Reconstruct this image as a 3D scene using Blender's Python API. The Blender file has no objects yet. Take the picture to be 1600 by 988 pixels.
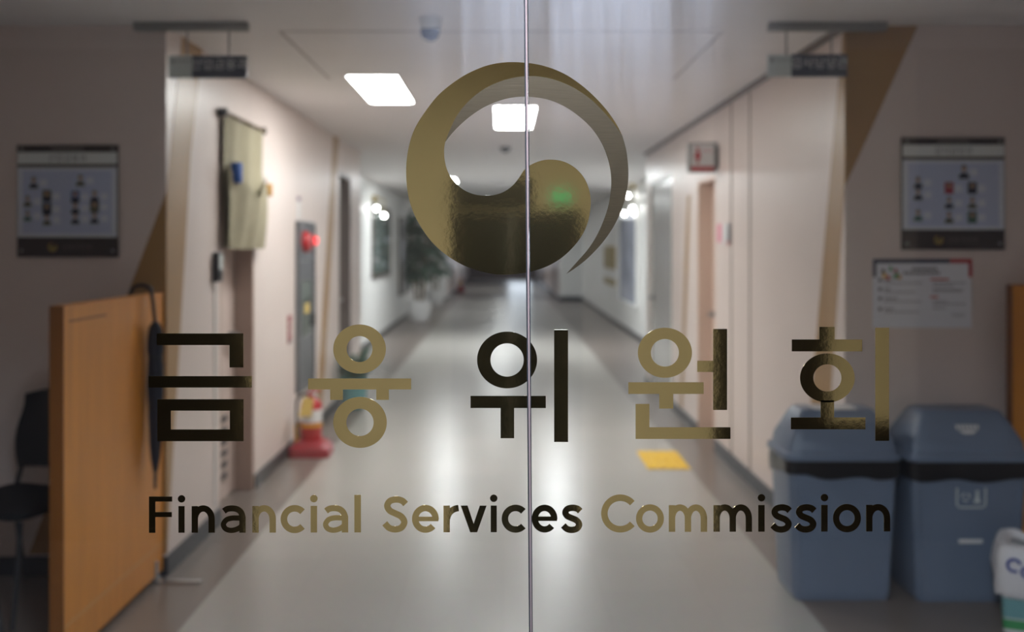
import bpy, bmesh, math, random
from mathutils import Vector, Matrix, noise
from mathutils.geometry import tessellate_polygon
random.seed(7)
PI = math.pi
sc = bpy.context.scene
COL = sc.collection

# ------------------------------------------------------------------ camera, world, exposure
F = 1556.0                       # focal length in pixels of the 1600 px frame (35 mm lens)
VX, VY = 785.0, 384.0            # vanishing point of the corridor in the photo
H = 1.56                         # lens height
DOOR = 1.35                      # distance to the glass doors
CEIL = 2.60
cam_d = bpy.data.cameras.new('camera')
cam = bpy.data.objects.new('camera', cam_d)
COL.objects.link(cam)
cam.location = (0, 0, H)
cam.rotation_euler = (PI / 2, 0, 0)
cam_d.sensor_width = 36
cam_d.lens = F / 1600 * 36
cam_d.shift_x = 15 / 1600
cam_d.shift_y = -110 / 1600
cam_d.clip_start = 0.02
cam_d.dof.use_dof = True
cam_d.dof.focus_distance = DOOR - 0.006
cam_d.dof.aperture_fstop = 3.1
sc.camera = cam

w = bpy.data.worlds.new('world')
sc.world = w
w.use_nodes = True
w.node_tree.nodes['Background'].inputs[0].default_value = (0.02, 0.02, 0.022, 1)
w.node_tree.nodes['Background'].inputs[1].default_value = 0.5
sc.view_settings.view_transform = 'Standard'
sc.view_settings.look = 'None'
sc.view_settings.gamma = 1
sc.view_settings.use_curve_mapping = False
sc.view_settings.exposure = 0.0

L_CORRIDOR = 31.0                # luminance of the lit corridor panels
L_HALL = 72.0
L_LOBBY = 16.0  # added unseen panel that brightens the lobby back wall
L_BLUE = 145.0                    # added unseen bluish panel near the glass, brightening its haze
L_FRONT = 5.5                   # entrance panel between the doors and the corridor mouth


# ------------------------------------------------------------------ helpers
def lin(c):
    return tuple((v / 12.92 if v <= 0.04045 else ((v + 0.055) / 1.055) ** 2.4) for v in c)


def rgb(r, g, b):
    return lin((r / 255, g / 255, b / 255)) + (1,)


def mat(name, col, rough=0.5, metal=0.0, spec=0.5, var=0.0, scale=8.0, stretch=(1, 1, 1), bump=0.0, bscale=60.0, bdist=0.002, coat=0.0):
    m = bpy.data.materials.new(name)
    m.use_nodes = True
    nt = m.node_tree
    b = nt.nodes['Principled BSDF']
    b.inputs['Base Color'].default_value = col
    b.inputs['Roughness'].default_value = rough
    b.inputs['Metallic'].default_value = metal
    b.inputs['Specular IOR Level'].default_value = spec
    b.inputs['Coat Weight'].default_value = coat
    tc = nt.nodes.new('ShaderNodeTexCoord')
    mp = nt.nodes.new('ShaderNodeMapping')
    mp.inputs['Scale'].default_value = stretch
    nt.links.new(tc.outputs['Object'], mp.inputs['Vector'])
    if var:
        n = nt.nodes.new('ShaderNodeTexNoise')
        n.inputs['Scale'].default_value = scale
        n.inputs['Detail'].default_value = 5
        nt.links.new(mp.outputs[0], n.inputs['Vector'])
        r = nt.nodes.new('ShaderNodeValToRGB')
        r.color_ramp.elements[0].position = 0.3
        r.color_ramp.elements[1].position = 0.7
        r.color_ramp.elements[0].color = tuple(max(0, v * (1 - var)) for v in col[:3]) + (1,)
        r.color_ramp.elements[1].color = tuple(min(1, v * (1 + var)) for v in col[:3]) + (1,)
        nt.links.new(n.outputs['Fac'], r.inputs[0])
        nt.links.new(r.outputs[0], b.inputs['Base Color'])
    if bump:
        n2 = nt.nodes.new('ShaderNodeTexNoise')
        n2.inputs['Scale'].default_value = bscale
        n2.inputs['Detail'].default_value = 3
        nt.links.new(mp.outputs[0], n2.inputs['Vector'])
        bp = nt.nodes.new('ShaderNodeBump')
        bp.inputs['Strength'].default_value = bump
        bp.inputs['Distance'].default_value = bdist
        nt.links.new(n2.outputs['Fac'], bp.inputs['Height'])
        nt.links.new(bp.outputs[0], b.inputs['Normal'])
    return m


def emis(name, col, strength):
    m = bpy.data.materials.new(name)
    m.use_nodes = True
    b = m.node_tree.nodes['Principled BSDF']
    b.inputs['Base Color'].default_value = col
    b.inputs['Emission Color'].default_value = col
    b.inputs['Emission Strength'].default_value = strength
    return m


class MB:
    """collects verts and faces of one mesh"""
    def __init__(s):
        s.v, s.f = [], []

    def add(s, vs, fs):
        n = len(s.v)
        s.v += [tuple(p) for p in vs]
        s.f += [tuple(i + n for i in f) for f in fs]
        return s

    def box(s, x0, x1, y0, y1, z0, z1):
        vs = [(x, y, z) for z in (z0, z1) for y in (y0, y1) for x in (x0, x1)]
        return s.add(vs, [(0, 2, 3, 1), (4, 5, 7, 6), (0, 1, 5, 4), (2, 6, 7, 3), (0, 4, 6, 2), (1, 3, 7, 5)])

    def rings(s, rs, cap=True, closed=True):
        n = len(rs[0])
        vs = [p for r in rs for p in r]
        fs = []
        for k in range(len(rs) - 1):
            for i in range(n if closed else n - 1):
                j = (i + 1) % n
                fs.append((k * n + i, k * n + j, (k + 1) * n + j, (k + 1) * n + i))
        if cap:
            fs.append(tuple(range(n - 1, -1, -1)))
            fs.append(tuple((len(rs) - 1) * n + i for i in range(n)))
        return s.add(vs, fs)

    def tube(s, pts, r, n=10):
        pts = [Vector(p) for p in pts]
        rr = r if isinstance(r, (list, tuple)) else [r] * len(pts)
        rs = []
        up = None
        for i, p in enumerate(pts):
            t = (pts[min(i + 1, len(pts) - 1)] - pts[max(i - 1, 0)]).normalized()
            if up is None:
                up = Vector((0, 0, 1)) if abs(t.z) < 0.9 else Vector((1, 0, 0))
            a = t.cross(up).normalized()
            b = a.cross(t).normalized()
            up = b
            rs.append([p + (a * math.cos(2 * PI * k / n) + b * math.sin(2 * PI * k / n)) * rr[i] for k in range(n)])
        return s.rings(rs)

    def lathe(s, prof, n=24, cx=0, cy=0):
        return s.rings([[(cx + r * math.cos(2 * PI * k / n), cy + r * math.sin(2 * PI * k / n), z) for k in range(n)] for r, z in prof])

    def prism(s, poly, fn, d0, d1):
        """2D polygon (convex or not) extruded from d0 to d1; fn(u, v, d) -> 3D"""
        n = len(poly)
        tri = tessellate_polygon([[Vector((p[0], p[1], 0)) for p in poly]])
        vs = [fn(p[0], p[1], d0) for p in poly] + [fn(p[0], p[1], d1) for p in poly]
        fs = [tuple(t) for t in tri] + [tuple(i + n for i in t) for t in tri]
        fs += [(i, (i + 1) % n, (i + 1) % n + n, i + n) for i in range(n)]
        return s.add(vs, fs)

    def ribbon(s, pts, wd, fn, d0, d1, closed=False):
        """a flat stroke of constant width along 2D points"""
        n = len(pts)
        a, b = [], []
        for i in range(n):
            if closed:
                p, q = pts[i - 1], pts[(i + 1) % n]
            else:
                p, q = pts[max(i - 1, 0)], pts[min(i + 1, n - 1)]
            tx, ty = q[0] - p[0], q[1] - p[1]
            l = math.hypot(tx, ty) or 1
            nx, ny = -ty / l * wd / 2, tx / l * wd / 2
            a.append((pts[i][0] + nx, pts[i][1] + ny))
            b.append((pts[i][0] - nx, pts[i][1] - ny))
        rs = [[fn(*a[i], d0), fn(*b[i], d0), fn(*b[i], d1), fn(*a[i], d1)] for i in range(n)]
        if closed:
            rs.append(rs[0])
        return s.rings(rs, cap=not closed)

    def build(s, name, m, parent=None, smooth=False, bevel=0.0, loc=None):
        me = bpy.data.meshes.new(name)
        me.from_pydata(s.v, [], s.f)
        bm = bmesh.new()
        bm.from_mesh(me)
        bmesh.ops.remove_doubles(bm, verts=bm.verts, dist=1e-6)
        bmesh.ops.recalc_face_normals(bm, faces=bm.faces)
        bm.to_mesh(me)
        bm.free()
        me.materials.append(m)
        o = bpy.data.objects.new(name, me)
        COL.objects.link(o)
        if parent:
            o.parent = parent
        if loc:
            o.location = loc
        if bevel:
            md = o.modifiers.new('bevel', 'BEVEL')
            md.width = bevel
            md.segments = 2
            md.limit_method = 'ANGLE'
        if smooth:
            for p in me.polygons:
                p.use_smooth = True
            try:
                me.set_sharp_from_angle(angle=math.radians(40))
            except Exception:
                pass
        return o


def box(name, m, x0, x1, y0, y1, z0, z1, parent=None, bevel=0.0):
    return MB().box(x0, x1, y0, y1, z0, z1).build(name, m, parent, bevel=bevel)


def thing(name, label, cat, loc=(0, 0, 0), rz=0.0, group=None):
    o = bpy.data.objects.new(name, None)
    o.empty_display_size = 0.1
    COL.objects.link(o)
    o.location = loc
    o.rotation_euler = (0, 0, rz)
    return tag(o, label, cat, group)


def tag(o, label, cat, group=None):
    o['label'] = label
    o['category'] = cat
    o['kind'] = 'thing'
    if group:
        o['group'] = group
    return o


def struct(o):
    o['kind'] = 'structure'
    return o


def copy_tree(o, parent=None, loc=None, label=None):
    kids = list(o.children)
    c = o.copy()
    COL.objects.link(c)
    if parent:
        c.parent = parent
    if loc is not None:
        c.location = loc
    if label:
        c['label'] = label
    for k in kids:
        copy_tree(k, c)
    return c


def catmull(pts, closed=False, n=6):
    out = []
    m = len(pts)
    rng = range(m if closed else m - 1)
    for i in rng:
        if closed:
            p0, p1, p2, p3 = pts[i - 1], pts[i], pts[(i + 1) % m], pts[(i + 2) % m]
        else:
            p0, p1, p2, p3 = pts[max(i - 1, 0)], pts[i], pts[i + 1], pts[min(i + 2, m - 1)]
        for k in range(n):
            t = k / n
            out.append(tuple(0.5 * (2 * p1[j] + (p2[j] - p0[j]) * t + (2 * p0[j] - 5 * p1[j] + 4 * p2[j] - p3[j]) * t * t
                                    + (3 * p1[j] - p0[j] - 3 * p2[j] + p3[j]) * t ** 3) for j in range(len(p1))))
    if not closed:
        out.append(pts[-1])
    return out


def arc(cx, cy, rx, ry, a0, a1, n=28):
    return [(cx + rx * math.cos(math.radians(a0 + (a1 - a0) * i / n)), cy + ry * math.sin(math.radians(a0 + (a1 - a0) * i / n))) for i in range(n + 1)]


def ring_pts(cx, cy, rx, ry, n=56):
    return [(cx + rx * math.cos(2 * PI * i / n), cy + ry * math.sin(2 * PI * i / n)) for i in range(n)]


def rrect(hw, hd, r, n=5, cx=0.0, cy=0.0):
    out = []
    for sx, sy, a in ((1, 1, 0), (-1, 1, 90), (-1, -1, 180), (1, -1, 270)):
        for k in range(n + 1):
            t = math.radians(a + 90 * k / n)
            out.append((cx + sx * (hw - r) + r * math.cos(t), cy + sy * (hd - r) + r * math.sin(t)))
    return out


def dense(pts, step=0.012):
    out = []
    for i, p in enumerate(pts):
        q = pts[(i + 1) % len(pts)]
        k = max(1, round(math.hypot(q[0] - p[0], q[1] - p[1]) / step))
        out += [(p[0] + (q[0] - p[0]) * j / k, p[1] + (q[1] - p[1]) * j / k) for j in range(k)]
    return out


def text_bits(body, size, fn, depth=0.0004, align='CENTER'):
    """lettering as mesh data: fn(u, v, d) -> 3D, centred on u = 0, baseline v = 0"""
    cu = bpy.data.curves.new('lettering', 'FONT')
    cu.body = body
    cu.size = size
    cu.align_x = align
    cu.resolution_u = 3
    ob = bpy.data.objects.new('lettering', cu)
    COL.objects.link(ob)
    bpy.context.view_layer.update()
    me = bpy.data.meshes.new_from_object(ob.evaluated_get(bpy.context.evaluated_depsgraph_get()))
    vs = [fn(v.co.x, v.co.y, depth) for v in me.vertices]
    fs = [tuple(p.vertices) for p in me.polygons]
    bpy.data.objects.remove(ob)
    bpy.data.curves.remove(cu)
    bpy.data.meshes.remove(me)
    return vs, fs


# ------------------------------------------------------------------ materials
M = {}
M['wall'] = mat('wall_paint', rgb(224, 210, 204), 0.36, var=0.02, scale=2, bump=0.05, bscale=9, bdist=0.01)
M['wall_white'] = mat('white_wall_paint', rgb(226, 226, 224), 0.4, var=0.02, scale=2)
M['ceiling'] = mat('ceiling_paint', rgb(236, 233, 233), 0.7, var=0.02, scale=3)
M['base'] = mat('dark_skirting', rgb(52, 54, 60), 0.35)
M['stripe'] = mat('ochre_wall_paint', rgb(168, 130, 78), 0.36, var=0.03, scale=2, bump=0.05, bscale=9, bdist=0.01)
M['joint'] = mat('panel_joint', rgb(120, 110, 102), 0.6)
M['door_pink'] = mat('door_paint', rgb(186, 164, 152), 0.4, var=0.03)
M['door_pale'] = mat('pale_door_paint', rgb(208, 190, 182), 0.4)
M['door_salmon'] = mat('salmon_door_paint', rgb(216, 192, 178), 0.4)
M['door_dark'] = mat('dark_door_paint', rgb(120, 110, 108), 0.35, var=0.03)
M['door_grey'] = mat('grey_steel_door', rgb(198, 198, 198), 0.22, 0.25, var=0.04)
M['steel'] = mat('brushed_steel', rgb(150, 152, 156), 0.3, 0.9, var=0.06, scale=40, stretch=(1, 1, 12))
M['cabinet'] = mat('cabinet_steel', rgb(112, 114, 120), 0.35, 0.6, var=0.06, scale=20)
M['chrome'] = mat('bright_steel', rgb(190, 190, 190), 0.25, 0.9)
M['grey_rail'] = mat('grey_rail_paint', rgb(140, 140, 137), 0.5)
M['sign_dark'] = mat('dark_sign_face', rgb(92, 95, 106), 0.4)
M['sign_pale'] = mat('pale_sign_face', rgb(214, 222, 220), 0.4)
M['letter_white'] = mat('white_lettering', rgb(225, 225, 225), 0.5)
M['letter_grey'] = mat('grey_lettering', rgb(120, 124, 130), 0.5)
M['cloth'] = mat('khaki_cloth', rgb(160, 152, 127), 0.85, var=0.06, scale=14, bump=0.3, bscale=120)
M['blue'] = mat('blue_cloth', rgb(50, 96, 176), 0.7)
M['orange_cloth'] = mat('orange_cloth', rgb(196, 146, 66), 0.7)
M['black'] = mat('black_plastic', rgb(24, 24, 27), 0.45)
M['charcoal'] = mat('charcoal_plastic', rgb(58, 60, 64), 0.4)
M['white_plastic'] = mat('white_plastic', rgb(226, 226, 226), 0.4)
M['red'] = mat('red_paint', rgb(186, 24, 34), 0.3)
M['dark_red'] = mat('dark_red_plastic', rgb(150, 24, 40), 0.4)
M['yellow'] = mat('yellow_tag', rgb(226, 196, 110), 0.6)
M['yellow_band'] = mat('yellow_band', rgb(222, 160, 30), 0.5)
M['tactile'] = mat('yellow_tactile_rubber', rgb(236, 192, 44), 0.55, var=0.05)
M['pink'] = mat('pink_plate', rgb(226, 150, 168), 0.5)
M['navy'] = mat('navy_umbrella_cloth', rgb(30, 34, 48), 0.7, var=0.1, scale=20)
M['bin'] = mat('slate_blue_bin_plastic', rgb(112, 126, 148), 0.36, var=0.04, scale=5, bump=0.04, bscale=200)
M['liner'] = mat('black_bin_liner', rgb(18, 18, 20), 0.28, bump=0.35, bscale=40, bdist=0.008)
M['bag'] = mat('white_plastic_bag', rgb(226, 224, 226), 0.4, bump=0.3, bscale=30, bdist=0.01)
M['ink_blue'] = mat('blue_ink', rgb(56, 70, 150), 0.5)
M['ink_navy'] = mat('navy_ink', rgb(40, 46, 78), 0.5)
M['ink_grey'] = mat('grey_ink', rgb(112, 112, 124), 0.5)
M['ink_red'] = mat('red_ink', rgb(190, 60, 66), 0.5)
M['green'] = mat('green_print', rgb(60, 150, 90), 0.5)
M['teal'] = mat('teal_glaze', rgb(110, 160, 164), 0.3)
M['leaf'] = mat('green_leaf', rgb(76, 108, 96), 0.5, var=0.25, scale=6)
M['stem'] = mat('brown_stem', rgb(110, 90, 66), 0.7)
M['soil'] = mat('potting_soil', rgb(50, 40, 34), 0.9)
M['white_pot'] = mat('white_pot_glaze', rgb(232, 232, 232), 0.25)
M['brown_board'] = mat('brown_board', rgb(62, 52, 46), 0.3)
M['board_grey'] = mat('board_grey_inset', rgb(104, 98, 92), 0.4)
M['sheet_pale'] = mat('pale_sheet', rgb(226, 231, 230), 0.3)
M['sheet_blue'] = mat('pale_blue_sheet', rgb(192, 203, 232), 0.25)
M['sheet_light'] = mat('light_panel_sheet', rgb(218, 225, 238), 0.25)
M['gold_print'] = mat('gold_print', rgb(168, 148, 84), 0.35, 0.6)
M['paper'] = mat('white_notice_paper', rgb(232, 234, 242), 0.35)
M['skin'] = mat('portrait_skin', rgb(196, 164, 140), 0.5)
M['hair'] = mat('portrait_hair', rgb(44, 40, 38), 0.5)
M['suit'] = mat('portrait_suit', rgb(52, 56, 66), 0.5)
M['suit_red'] = mat('portrait_red_top', rgb(168, 70, 80), 0.5)
M['suit_olive'] = mat('portrait_olive_top', rgb(96, 96, 74), 0.5)
M['suit_green'] = mat('portrait_green_top', rgb(74, 110, 96), 0.5)
M['photo_blue'] = mat('portrait_blue_ground', rgb(110, 130, 186), 0.5)
M['seat_cloth'] = mat('black_seat_cloth', rgb(30, 30, 33), 0.8)
M['dark_glass'] = mat('dark_picture_glass', rgb(104, 116, 112), 0.06, spec=0.9, var=0.5, scale=3)
M['case_glass'] = mat('dark_case_glass', rgb(78, 82, 84), 0.3, var=0.4, scale=3)
M['pale_print'] = mat('pale_blue_print', rgb(178, 186, 206), 0.1, var=0.25, scale=2.5)
M['brass'] = mat('brass_plaque', rgb(150, 130, 62), 0.4, 0.5, var=0.2, scale=8)
M['lobby_dark'] = mat('mirrored_lobby_dark', rgb(34, 28, 24), 0.4, var=0.2, scale=6, stretch=(6, 6, 1))  # unseen surfaces, made dark for what foil and glass mirror
M['figure_dark'] = mat('dark_figure_slab', rgb(16, 15, 14), 0.35)  # stand-in for a dark figure mirrored in the foil
M['lobby_wall'] = mat('lobby_wall_paint', rgb(214, 200, 172), 0.5)
M['panel_glow'] = emis('lit_panel', (1, 0.985, 0.96, 1), L_CORRIDOR)
M['hall_glow'] = emis('lit_hall_panel', (0.96, 0.98, 1, 1), L_HALL)
M['far_glow'] = emis('lit_far_panel', (0.96, 0.98, 1, 1), 26.0)
M['blue_fill'] = emis('haze_fill_panel', (0.80, 0.87, 1, 1), L_BLUE)
M['lobby_fill'] = emis('lobby_fill_panel', (0.78, 0.86, 1, 1), L_LOBBY)
M['front_glow'] = emis('lit_entrance_panel', (1, 0.985, 0.96, 1), L_FRONT)
M['day_glow'] = emis('daylit_window_glass', (0.8, 0.88, 1, 1), 4.0)
M['exit_glow'] = emis('lit_exit_sign', (0.15, 0.9, 0.45, 1), 0.35)
M['red_glow'] = emis('lit_red_lamp', (1, 0.06, 0.07, 1), 1.8)

# wood of the partitions
wm = mat('orange_beech_veneer', rgb(210, 136, 40), 0.42, var=0.10, scale=3.0, stretch=(8, 8, 0.6), bump=0.03, bscale=30)
M['wood'] = wm
M['wood_edge_shade'] = mat('beech_edge_shaded', rgb(132, 80, 28), 0.45, var=0.08, scale=3, stretch=(8, 8, 0.6))  # veneer darkened, the shade of the front edge is in its colour
M['wood_pale'] = mat('pale_scuffed_veneer', rgb(206, 150, 86), 0.5)
M['wood_scuff'] = mat('dark_scuff', rgb(128, 84, 40), 0.6)


def floor_material():
    m = bpy.data.materials.new('vinyl_floor')
    m.use_nodes = True
    nt = m.node_tree
    b = nt.nodes['Principled BSDF']
    tc = nt.nodes.new('ShaderNodeTexCoord')
    sep = nt.nodes.new('ShaderNodeSeparateXYZ')
    nt.links.new(tc.outputs['Object'], sep.inputs[0])

    def math_n(op, a, bv=None):
        n = nt.nodes.new('ShaderNodeMath')
        n.operation = op
        for i, v in enumerate((a, bv)):
            if v is None:
                continue
            if isinstance(v, (int, float)):
                n.inputs[i].default_value = v
            else:
                nt.links.new(v, n.inputs[i])
        return n.outputs[0]
    ax = math_n('ABSOLUTE', sep.outputs[0])
    border = math_n('GREATER_THAN', ax, 1.31)

    # 0.45 m tiles, each a touch different
    br = nt.nodes.new('ShaderNodeTexBrick')
    br.offset = 0.0
    br.inputs['Scale'].default_value = 1.0
    br.inputs['Brick Width'].default_value = 0.45
    br.inputs['Row Height'].default_value = 0.45
    br.inputs['Mortar Size'].default_value = 0.0015
    br.inputs['Mortar Smooth'].default_value = 0.3
    br.inputs['Color1'].default_value = rgb(166, 162, 156)
    br.inputs['Color2'].default_value = rgb(160, 157, 151)
    br.inputs['Mortar'].default_value = rgb(146, 142, 136)
    nt.links.new(tc.outputs['Object'], br.inputs['Vector'])
    n = nt.nodes.new('ShaderNodeTexNoise')
    n.inputs['Scale'].default_value = 30
    n.inputs['Detail'].default_value = 6
    nt.links.new(tc.outputs['Object'], n.inputs['Vector'])
    mx = nt.nodes.new('ShaderNodeMix')
    mx.data_type = 'RGBA'
    mx.blend_type = 'OVERLAY'
    mx.inputs['Factor'].default_value = 0.12
    nt.links.new(br.outputs['Color'], mx.inputs['A'])
    nt.links.new(n.outputs['Color'], mx.inputs['B'])
    mx2 = nt.nodes.new('ShaderNodeMix')
    mx2.data_type = 'RGBA'
    nt.links.new(border, mx2.inputs['Factor'])
    nt.links.new(mx.outputs['Result'], mx2.inputs['A'])
    mx2.inputs['B'].default_value = rgb(116, 106, 100)
    nt.links.new(mx2.outputs['Result'], b.inputs['Base Color'])
    n3 = nt.nodes.new('ShaderNodeTexNoise')
    n3.inputs['Scale'].default_value = 1.6
    n3.inputs['Detail'].default_value = 4
    nt.links.new(tc.outputs['Object'], n3.inputs['Vector'])
    mr = nt.nodes.new('ShaderNodeMapRange')
    mr.inputs['To Min'].default_value = 0.28
    mr.inputs['To Max'].default_value = 0.30
    nt.links.new(n3.outputs['Fac'], mr.inputs['Value'])
    nt.links.new(mr.outputs[0], b.inputs['Roughness'])
    return m


M['floor'] = floor_material()

# ------------------------------------------------------------------ the setting
XL, XR = -1.59, 1.62             # corridor walls
DW = 4.71                        # the wall at the corridor mouth
YW, YE = 11.2, 28.0              # the wider hall
HL, HR = -2.08, 2.25
YEND = 46.0
YB = -2.6                        # back of the lobby, behind the camera
XS = 2.95                        # side walls of the lobby
T = 0.2

struct(box('floor', M['floor'], -XS - T, XS + T, YB - T, YEND + T, -0.1, 0))
struct(box('ceiling', M['ceiling'], -XS - T, XS + T, YB - T, YEND + T, CEIL, CEIL + 0.1))

# left side: mouth wall, corridor with two door recesses, hall, far corridor
D1a, D1b = 5.60, 6.38
D2a, D2b = 9.70, 10.44
m = MB()
m.box(-XS, XL, DW, DW + 0.15, 0, CEIL)
m.box(XL - T, XL, DW + 0.15, D1a, 0, CEIL)
m.box(XL - T, XL, D1a, D1b, 2.10, CEIL)
m.box(XL - T, XL, D1b, D2a, 0, CEIL)
m.box(XL - T, XL, D2a, D2b, 2.28, CEIL)
m.box(XL - T, XL, D2b, YW - 0.02, 0, CEIL)
struct(m.build('wall_left', M['wall']))
m = MB()
m.box(HL - T, XL, YW - 0.02, YW, 0, CEIL)
m.box(HL - T, HL, YW, YE, 0, CEIL)
m.box(HL - T, XL, YE, YE + 0.15, 0, CEIL)
struct(m.build('wall_hall_left', M['wall_white']))
struct(box('wall_far_left', M['wall'], XL - T, XL, YE + 0.15, YEND, 0, CEIL))

R1a, R1b = 7.57, 8.27
R2a, R2b = 9.5, 10.9
m = MB()
m.box(XR, XS, DW, DW + 0.15, 0, CEIL)
m.box(XR, XR + T, DW + 0.15, R1a, 0, CEIL)
m.box(XR, XR + T, R1a, R1b, 2.10, CEIL)
m.box(XR, XR + T, R1b, R2a, 0, CEIL)
m.box(XR, XR + T, R2a, R2b, 2.25, CEIL)
m.box(XR, XR + T, R2b, YW - 0.02, 0, CEIL)
struct(m.build('wall_right', M['wall']))
m = MB()
m.box(XR, HR + T, YW - 0.02, YW, 0, CEIL)
m.box(HR, HR + T, YW, YE, 0, CEIL)
m.box(XR, HR + T, YE, YE + 0.15, 0, CEIL)
struct(m.build('wall_hall_right', M['wall_white']))
struct(box('wall_far_right', M['wall'], XR, XR + T, YE + 0.15, YEND, 0, CEIL))
struct(box('wall_end', M['door_dark'], XL - T, XR + T, YEND, YEND + T, 0, CEIL))

# lobby: sides in front of and behind the doors, entrance wall with the opening, back wall
struct(box('wall_lobby_left', M['wall'], -XS - T, -XS, DOOR + 0.08, DW + 0.15, 0, CEIL))
struct(box('wall_lobby_right', M['wall'], XS, XS + T, DOOR + 0.08, DW + 0.15, 0, CEIL))
struct(box('wall_behind_left', M['lobby_dark'], -XS - T, -XS, YB, DOOR + 0.08, 0, CEIL))
struct(box('wall_behind_right', M['lobby_dark'], XS, XS + T, YB, DOOR + 0.08, 0, CEIL))
struct(box('wall_back', M['lobby_wall'], -XS - T, XS + T, YB - T, YB, 0, CEIL))
m = MB()
m.box(-XS, -1.06, DOOR - 0.08, DOOR + 0.08, 0, CEIL)
m.box(1.12, XS, DOOR - 0.08, DOOR + 0.08, 0, CEIL)
m.box(-1.06, 1.12, DOOR - 0.08, DOOR + 0.08, 2.36, CEIL)
struct(m.build('wall_entrance', M['wall']))
m = MB()
m.box(-1.06, -1.0, DOOR - 0.06, DOOR + 0.06, 0, 2.36)
m.box(1.06, 1.12, DOOR - 0.06, DOOR + 0.06, 0, 2.36)
m.box(-1.0, 1.06, DOOR - 0.06, DOOR + 0.06, 2.26, 2.36)
struct(m.build('trim_1', M['steel']))
m = MB()
m.box(-XS, -1.33, YB, YB + 0.03, 0, CEIL)
m.box(1.12, 1.72, YB, YB + 0.03, 0, CEIL)
m.box(2.2, XS, YB, YB + 0.03, 0, CEIL)
m.box(1.72, 2.2, YB, YB + 0.03, 0, 0.62)
m.box(-0.27, 0.16, YB, YB + 0.03, 1.76, 1.92)
struct(m.build('foil_dark_panels', M['lobby_dark']))  # unseen dark panels added, shaped for what the foil letters mirror
d = struct(box('figure_slab', M['figure_dark'], -0.27, 0.42, YB, YB + 0.03, 0, 1.74))  # added dark slab, mirrored in the foil as the camera operator's silhouette
box('slab_seam', M['steel'], 0.04, 0.05, YB + 0.03, YB + 0.032, 0, 1.74, d)

# skirtings
bh, bt = 0.09, 0.012
m = MB()
m.box(-XS, XL + bt, DW - bt, DW, 0, bh)
m.box(XL, XL + bt, DW, D1a, 0, bh)
m.box(XL, XL + bt, D1b, D2a, 0, bh)
m.box(XL, XL + bt, D2b, YW, 0, bh)
m.box(HL, HL + bt, YW, YE, 0, bh)
m.box(HL + bt, XL + bt, YE - bt, YE, 0, bh)
m.box(XL, XL + bt, YE, YEND, 0, bh)
struct(m.build('baseboard_left', M['base']))
m = MB()
m.box(XR - bt, XS, DW - bt, DW, 0, bh)
m.box(XR - bt, XR, DW, R1a, 0, bh)
m.box(XR - bt, XR, R1b, R2a, 0, bh)
m.box(XR - bt, XR, R2b, YW, 0, bh)
m.box(HR - bt, HR, YW, YE, 0, bh)
m.box(XR - bt, HR - bt, YE - bt, YE, 0, 0.13)
m.box(XR - bt, XR, YE, YEND, 0, bh)
struct(m.build('baseboard_right', M['base']))


# painted slanting bands on the walls
def on_left(u, v, d):
    return (XL + d, u, v)


def on_right(u, v, d):
    return (XR - d, u, v)


def on_mouth(u, v, d):
    return (u, DW - d, v)


def yl(px, x=XL):
    return abs(x) * F / abs(px - VX)


def zz(py, y):
    return H - (py - VY) * y / F


e = 0.0015
m = MB()
zc = zz(300, DW)
m.prism([(DW, zc), (DW, 0.10), (DW + 0.01, 0.10), (yl(298), zz(240, yl(298))), (yl(316), CEIL), (yl(284), CEIL)], on_left, 0, e)
m.prism([(XL, zc), (XL, 0.1), (-2.24, 0.1)], on_mouth, 0, e)
struct(m.build('trim_3', M['stripe']))
m = MB()
zc = zz(292, DW)
m.prism([(XR, zc), (XR, CEIL), (XR + 0.345, CEIL)], on_mouth, 0, e)
m.prism([(DW, zc), (DW, CEIL), (DW + 0.02, CEIL), (yl(1303, XR), zz(208, yl(1303, XR))), (yl(1252, XR), 0.1), (yl(1284, XR), 0.1)], on_right, 0, e)
struct(m.build('trim_4', M['stripe']))
m = MB()
m.prism([(yl(529), CEIL), (yl(521), CEIL), (yl(494), 0.1), (yl(503), 0.1)], on_left, 0, e)
struct(m.build('trim_5', M['stripe']))
m = MB()
m.prism([(yl(1079, XR), 2.0), (yl(1074, XR), 2.0), (yl(1062, XR), 0.1), (yl(1067, XR), 0.1)], on_right, 0, e)
struct(m.build('trim_6', M['stripe']))
# wall panel joints, right
m = MB()
for px in (1143, 1172):
    m.box(XR - 0.003, XR, yl(px, XR) - 0.012, yl(px, XR) + 0.012, bh, CEIL - 0.03)
m.box(XR - 0.03, XR, DW + 0.0, YW, CEIL - 0.025, CEIL)
struct(m.build('trim_7', M['joint']))
# shutter slot lines on the ceiling
m = MB()
m.box(-1.07, 1.06, 4.82, 4.835, CEIL - 0.002, CEIL)
m.box(-1.085, -1.07, 4.82, 6.2, CEIL - 0.002, CEIL)
m.box(1.06, 1.075, 4.82, 6.2, CEIL - 0.002, CEIL)
struct(m.build('trim_8', mat('ceiling_joint', rgb(176, 172, 170), 0.7)))


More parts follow.
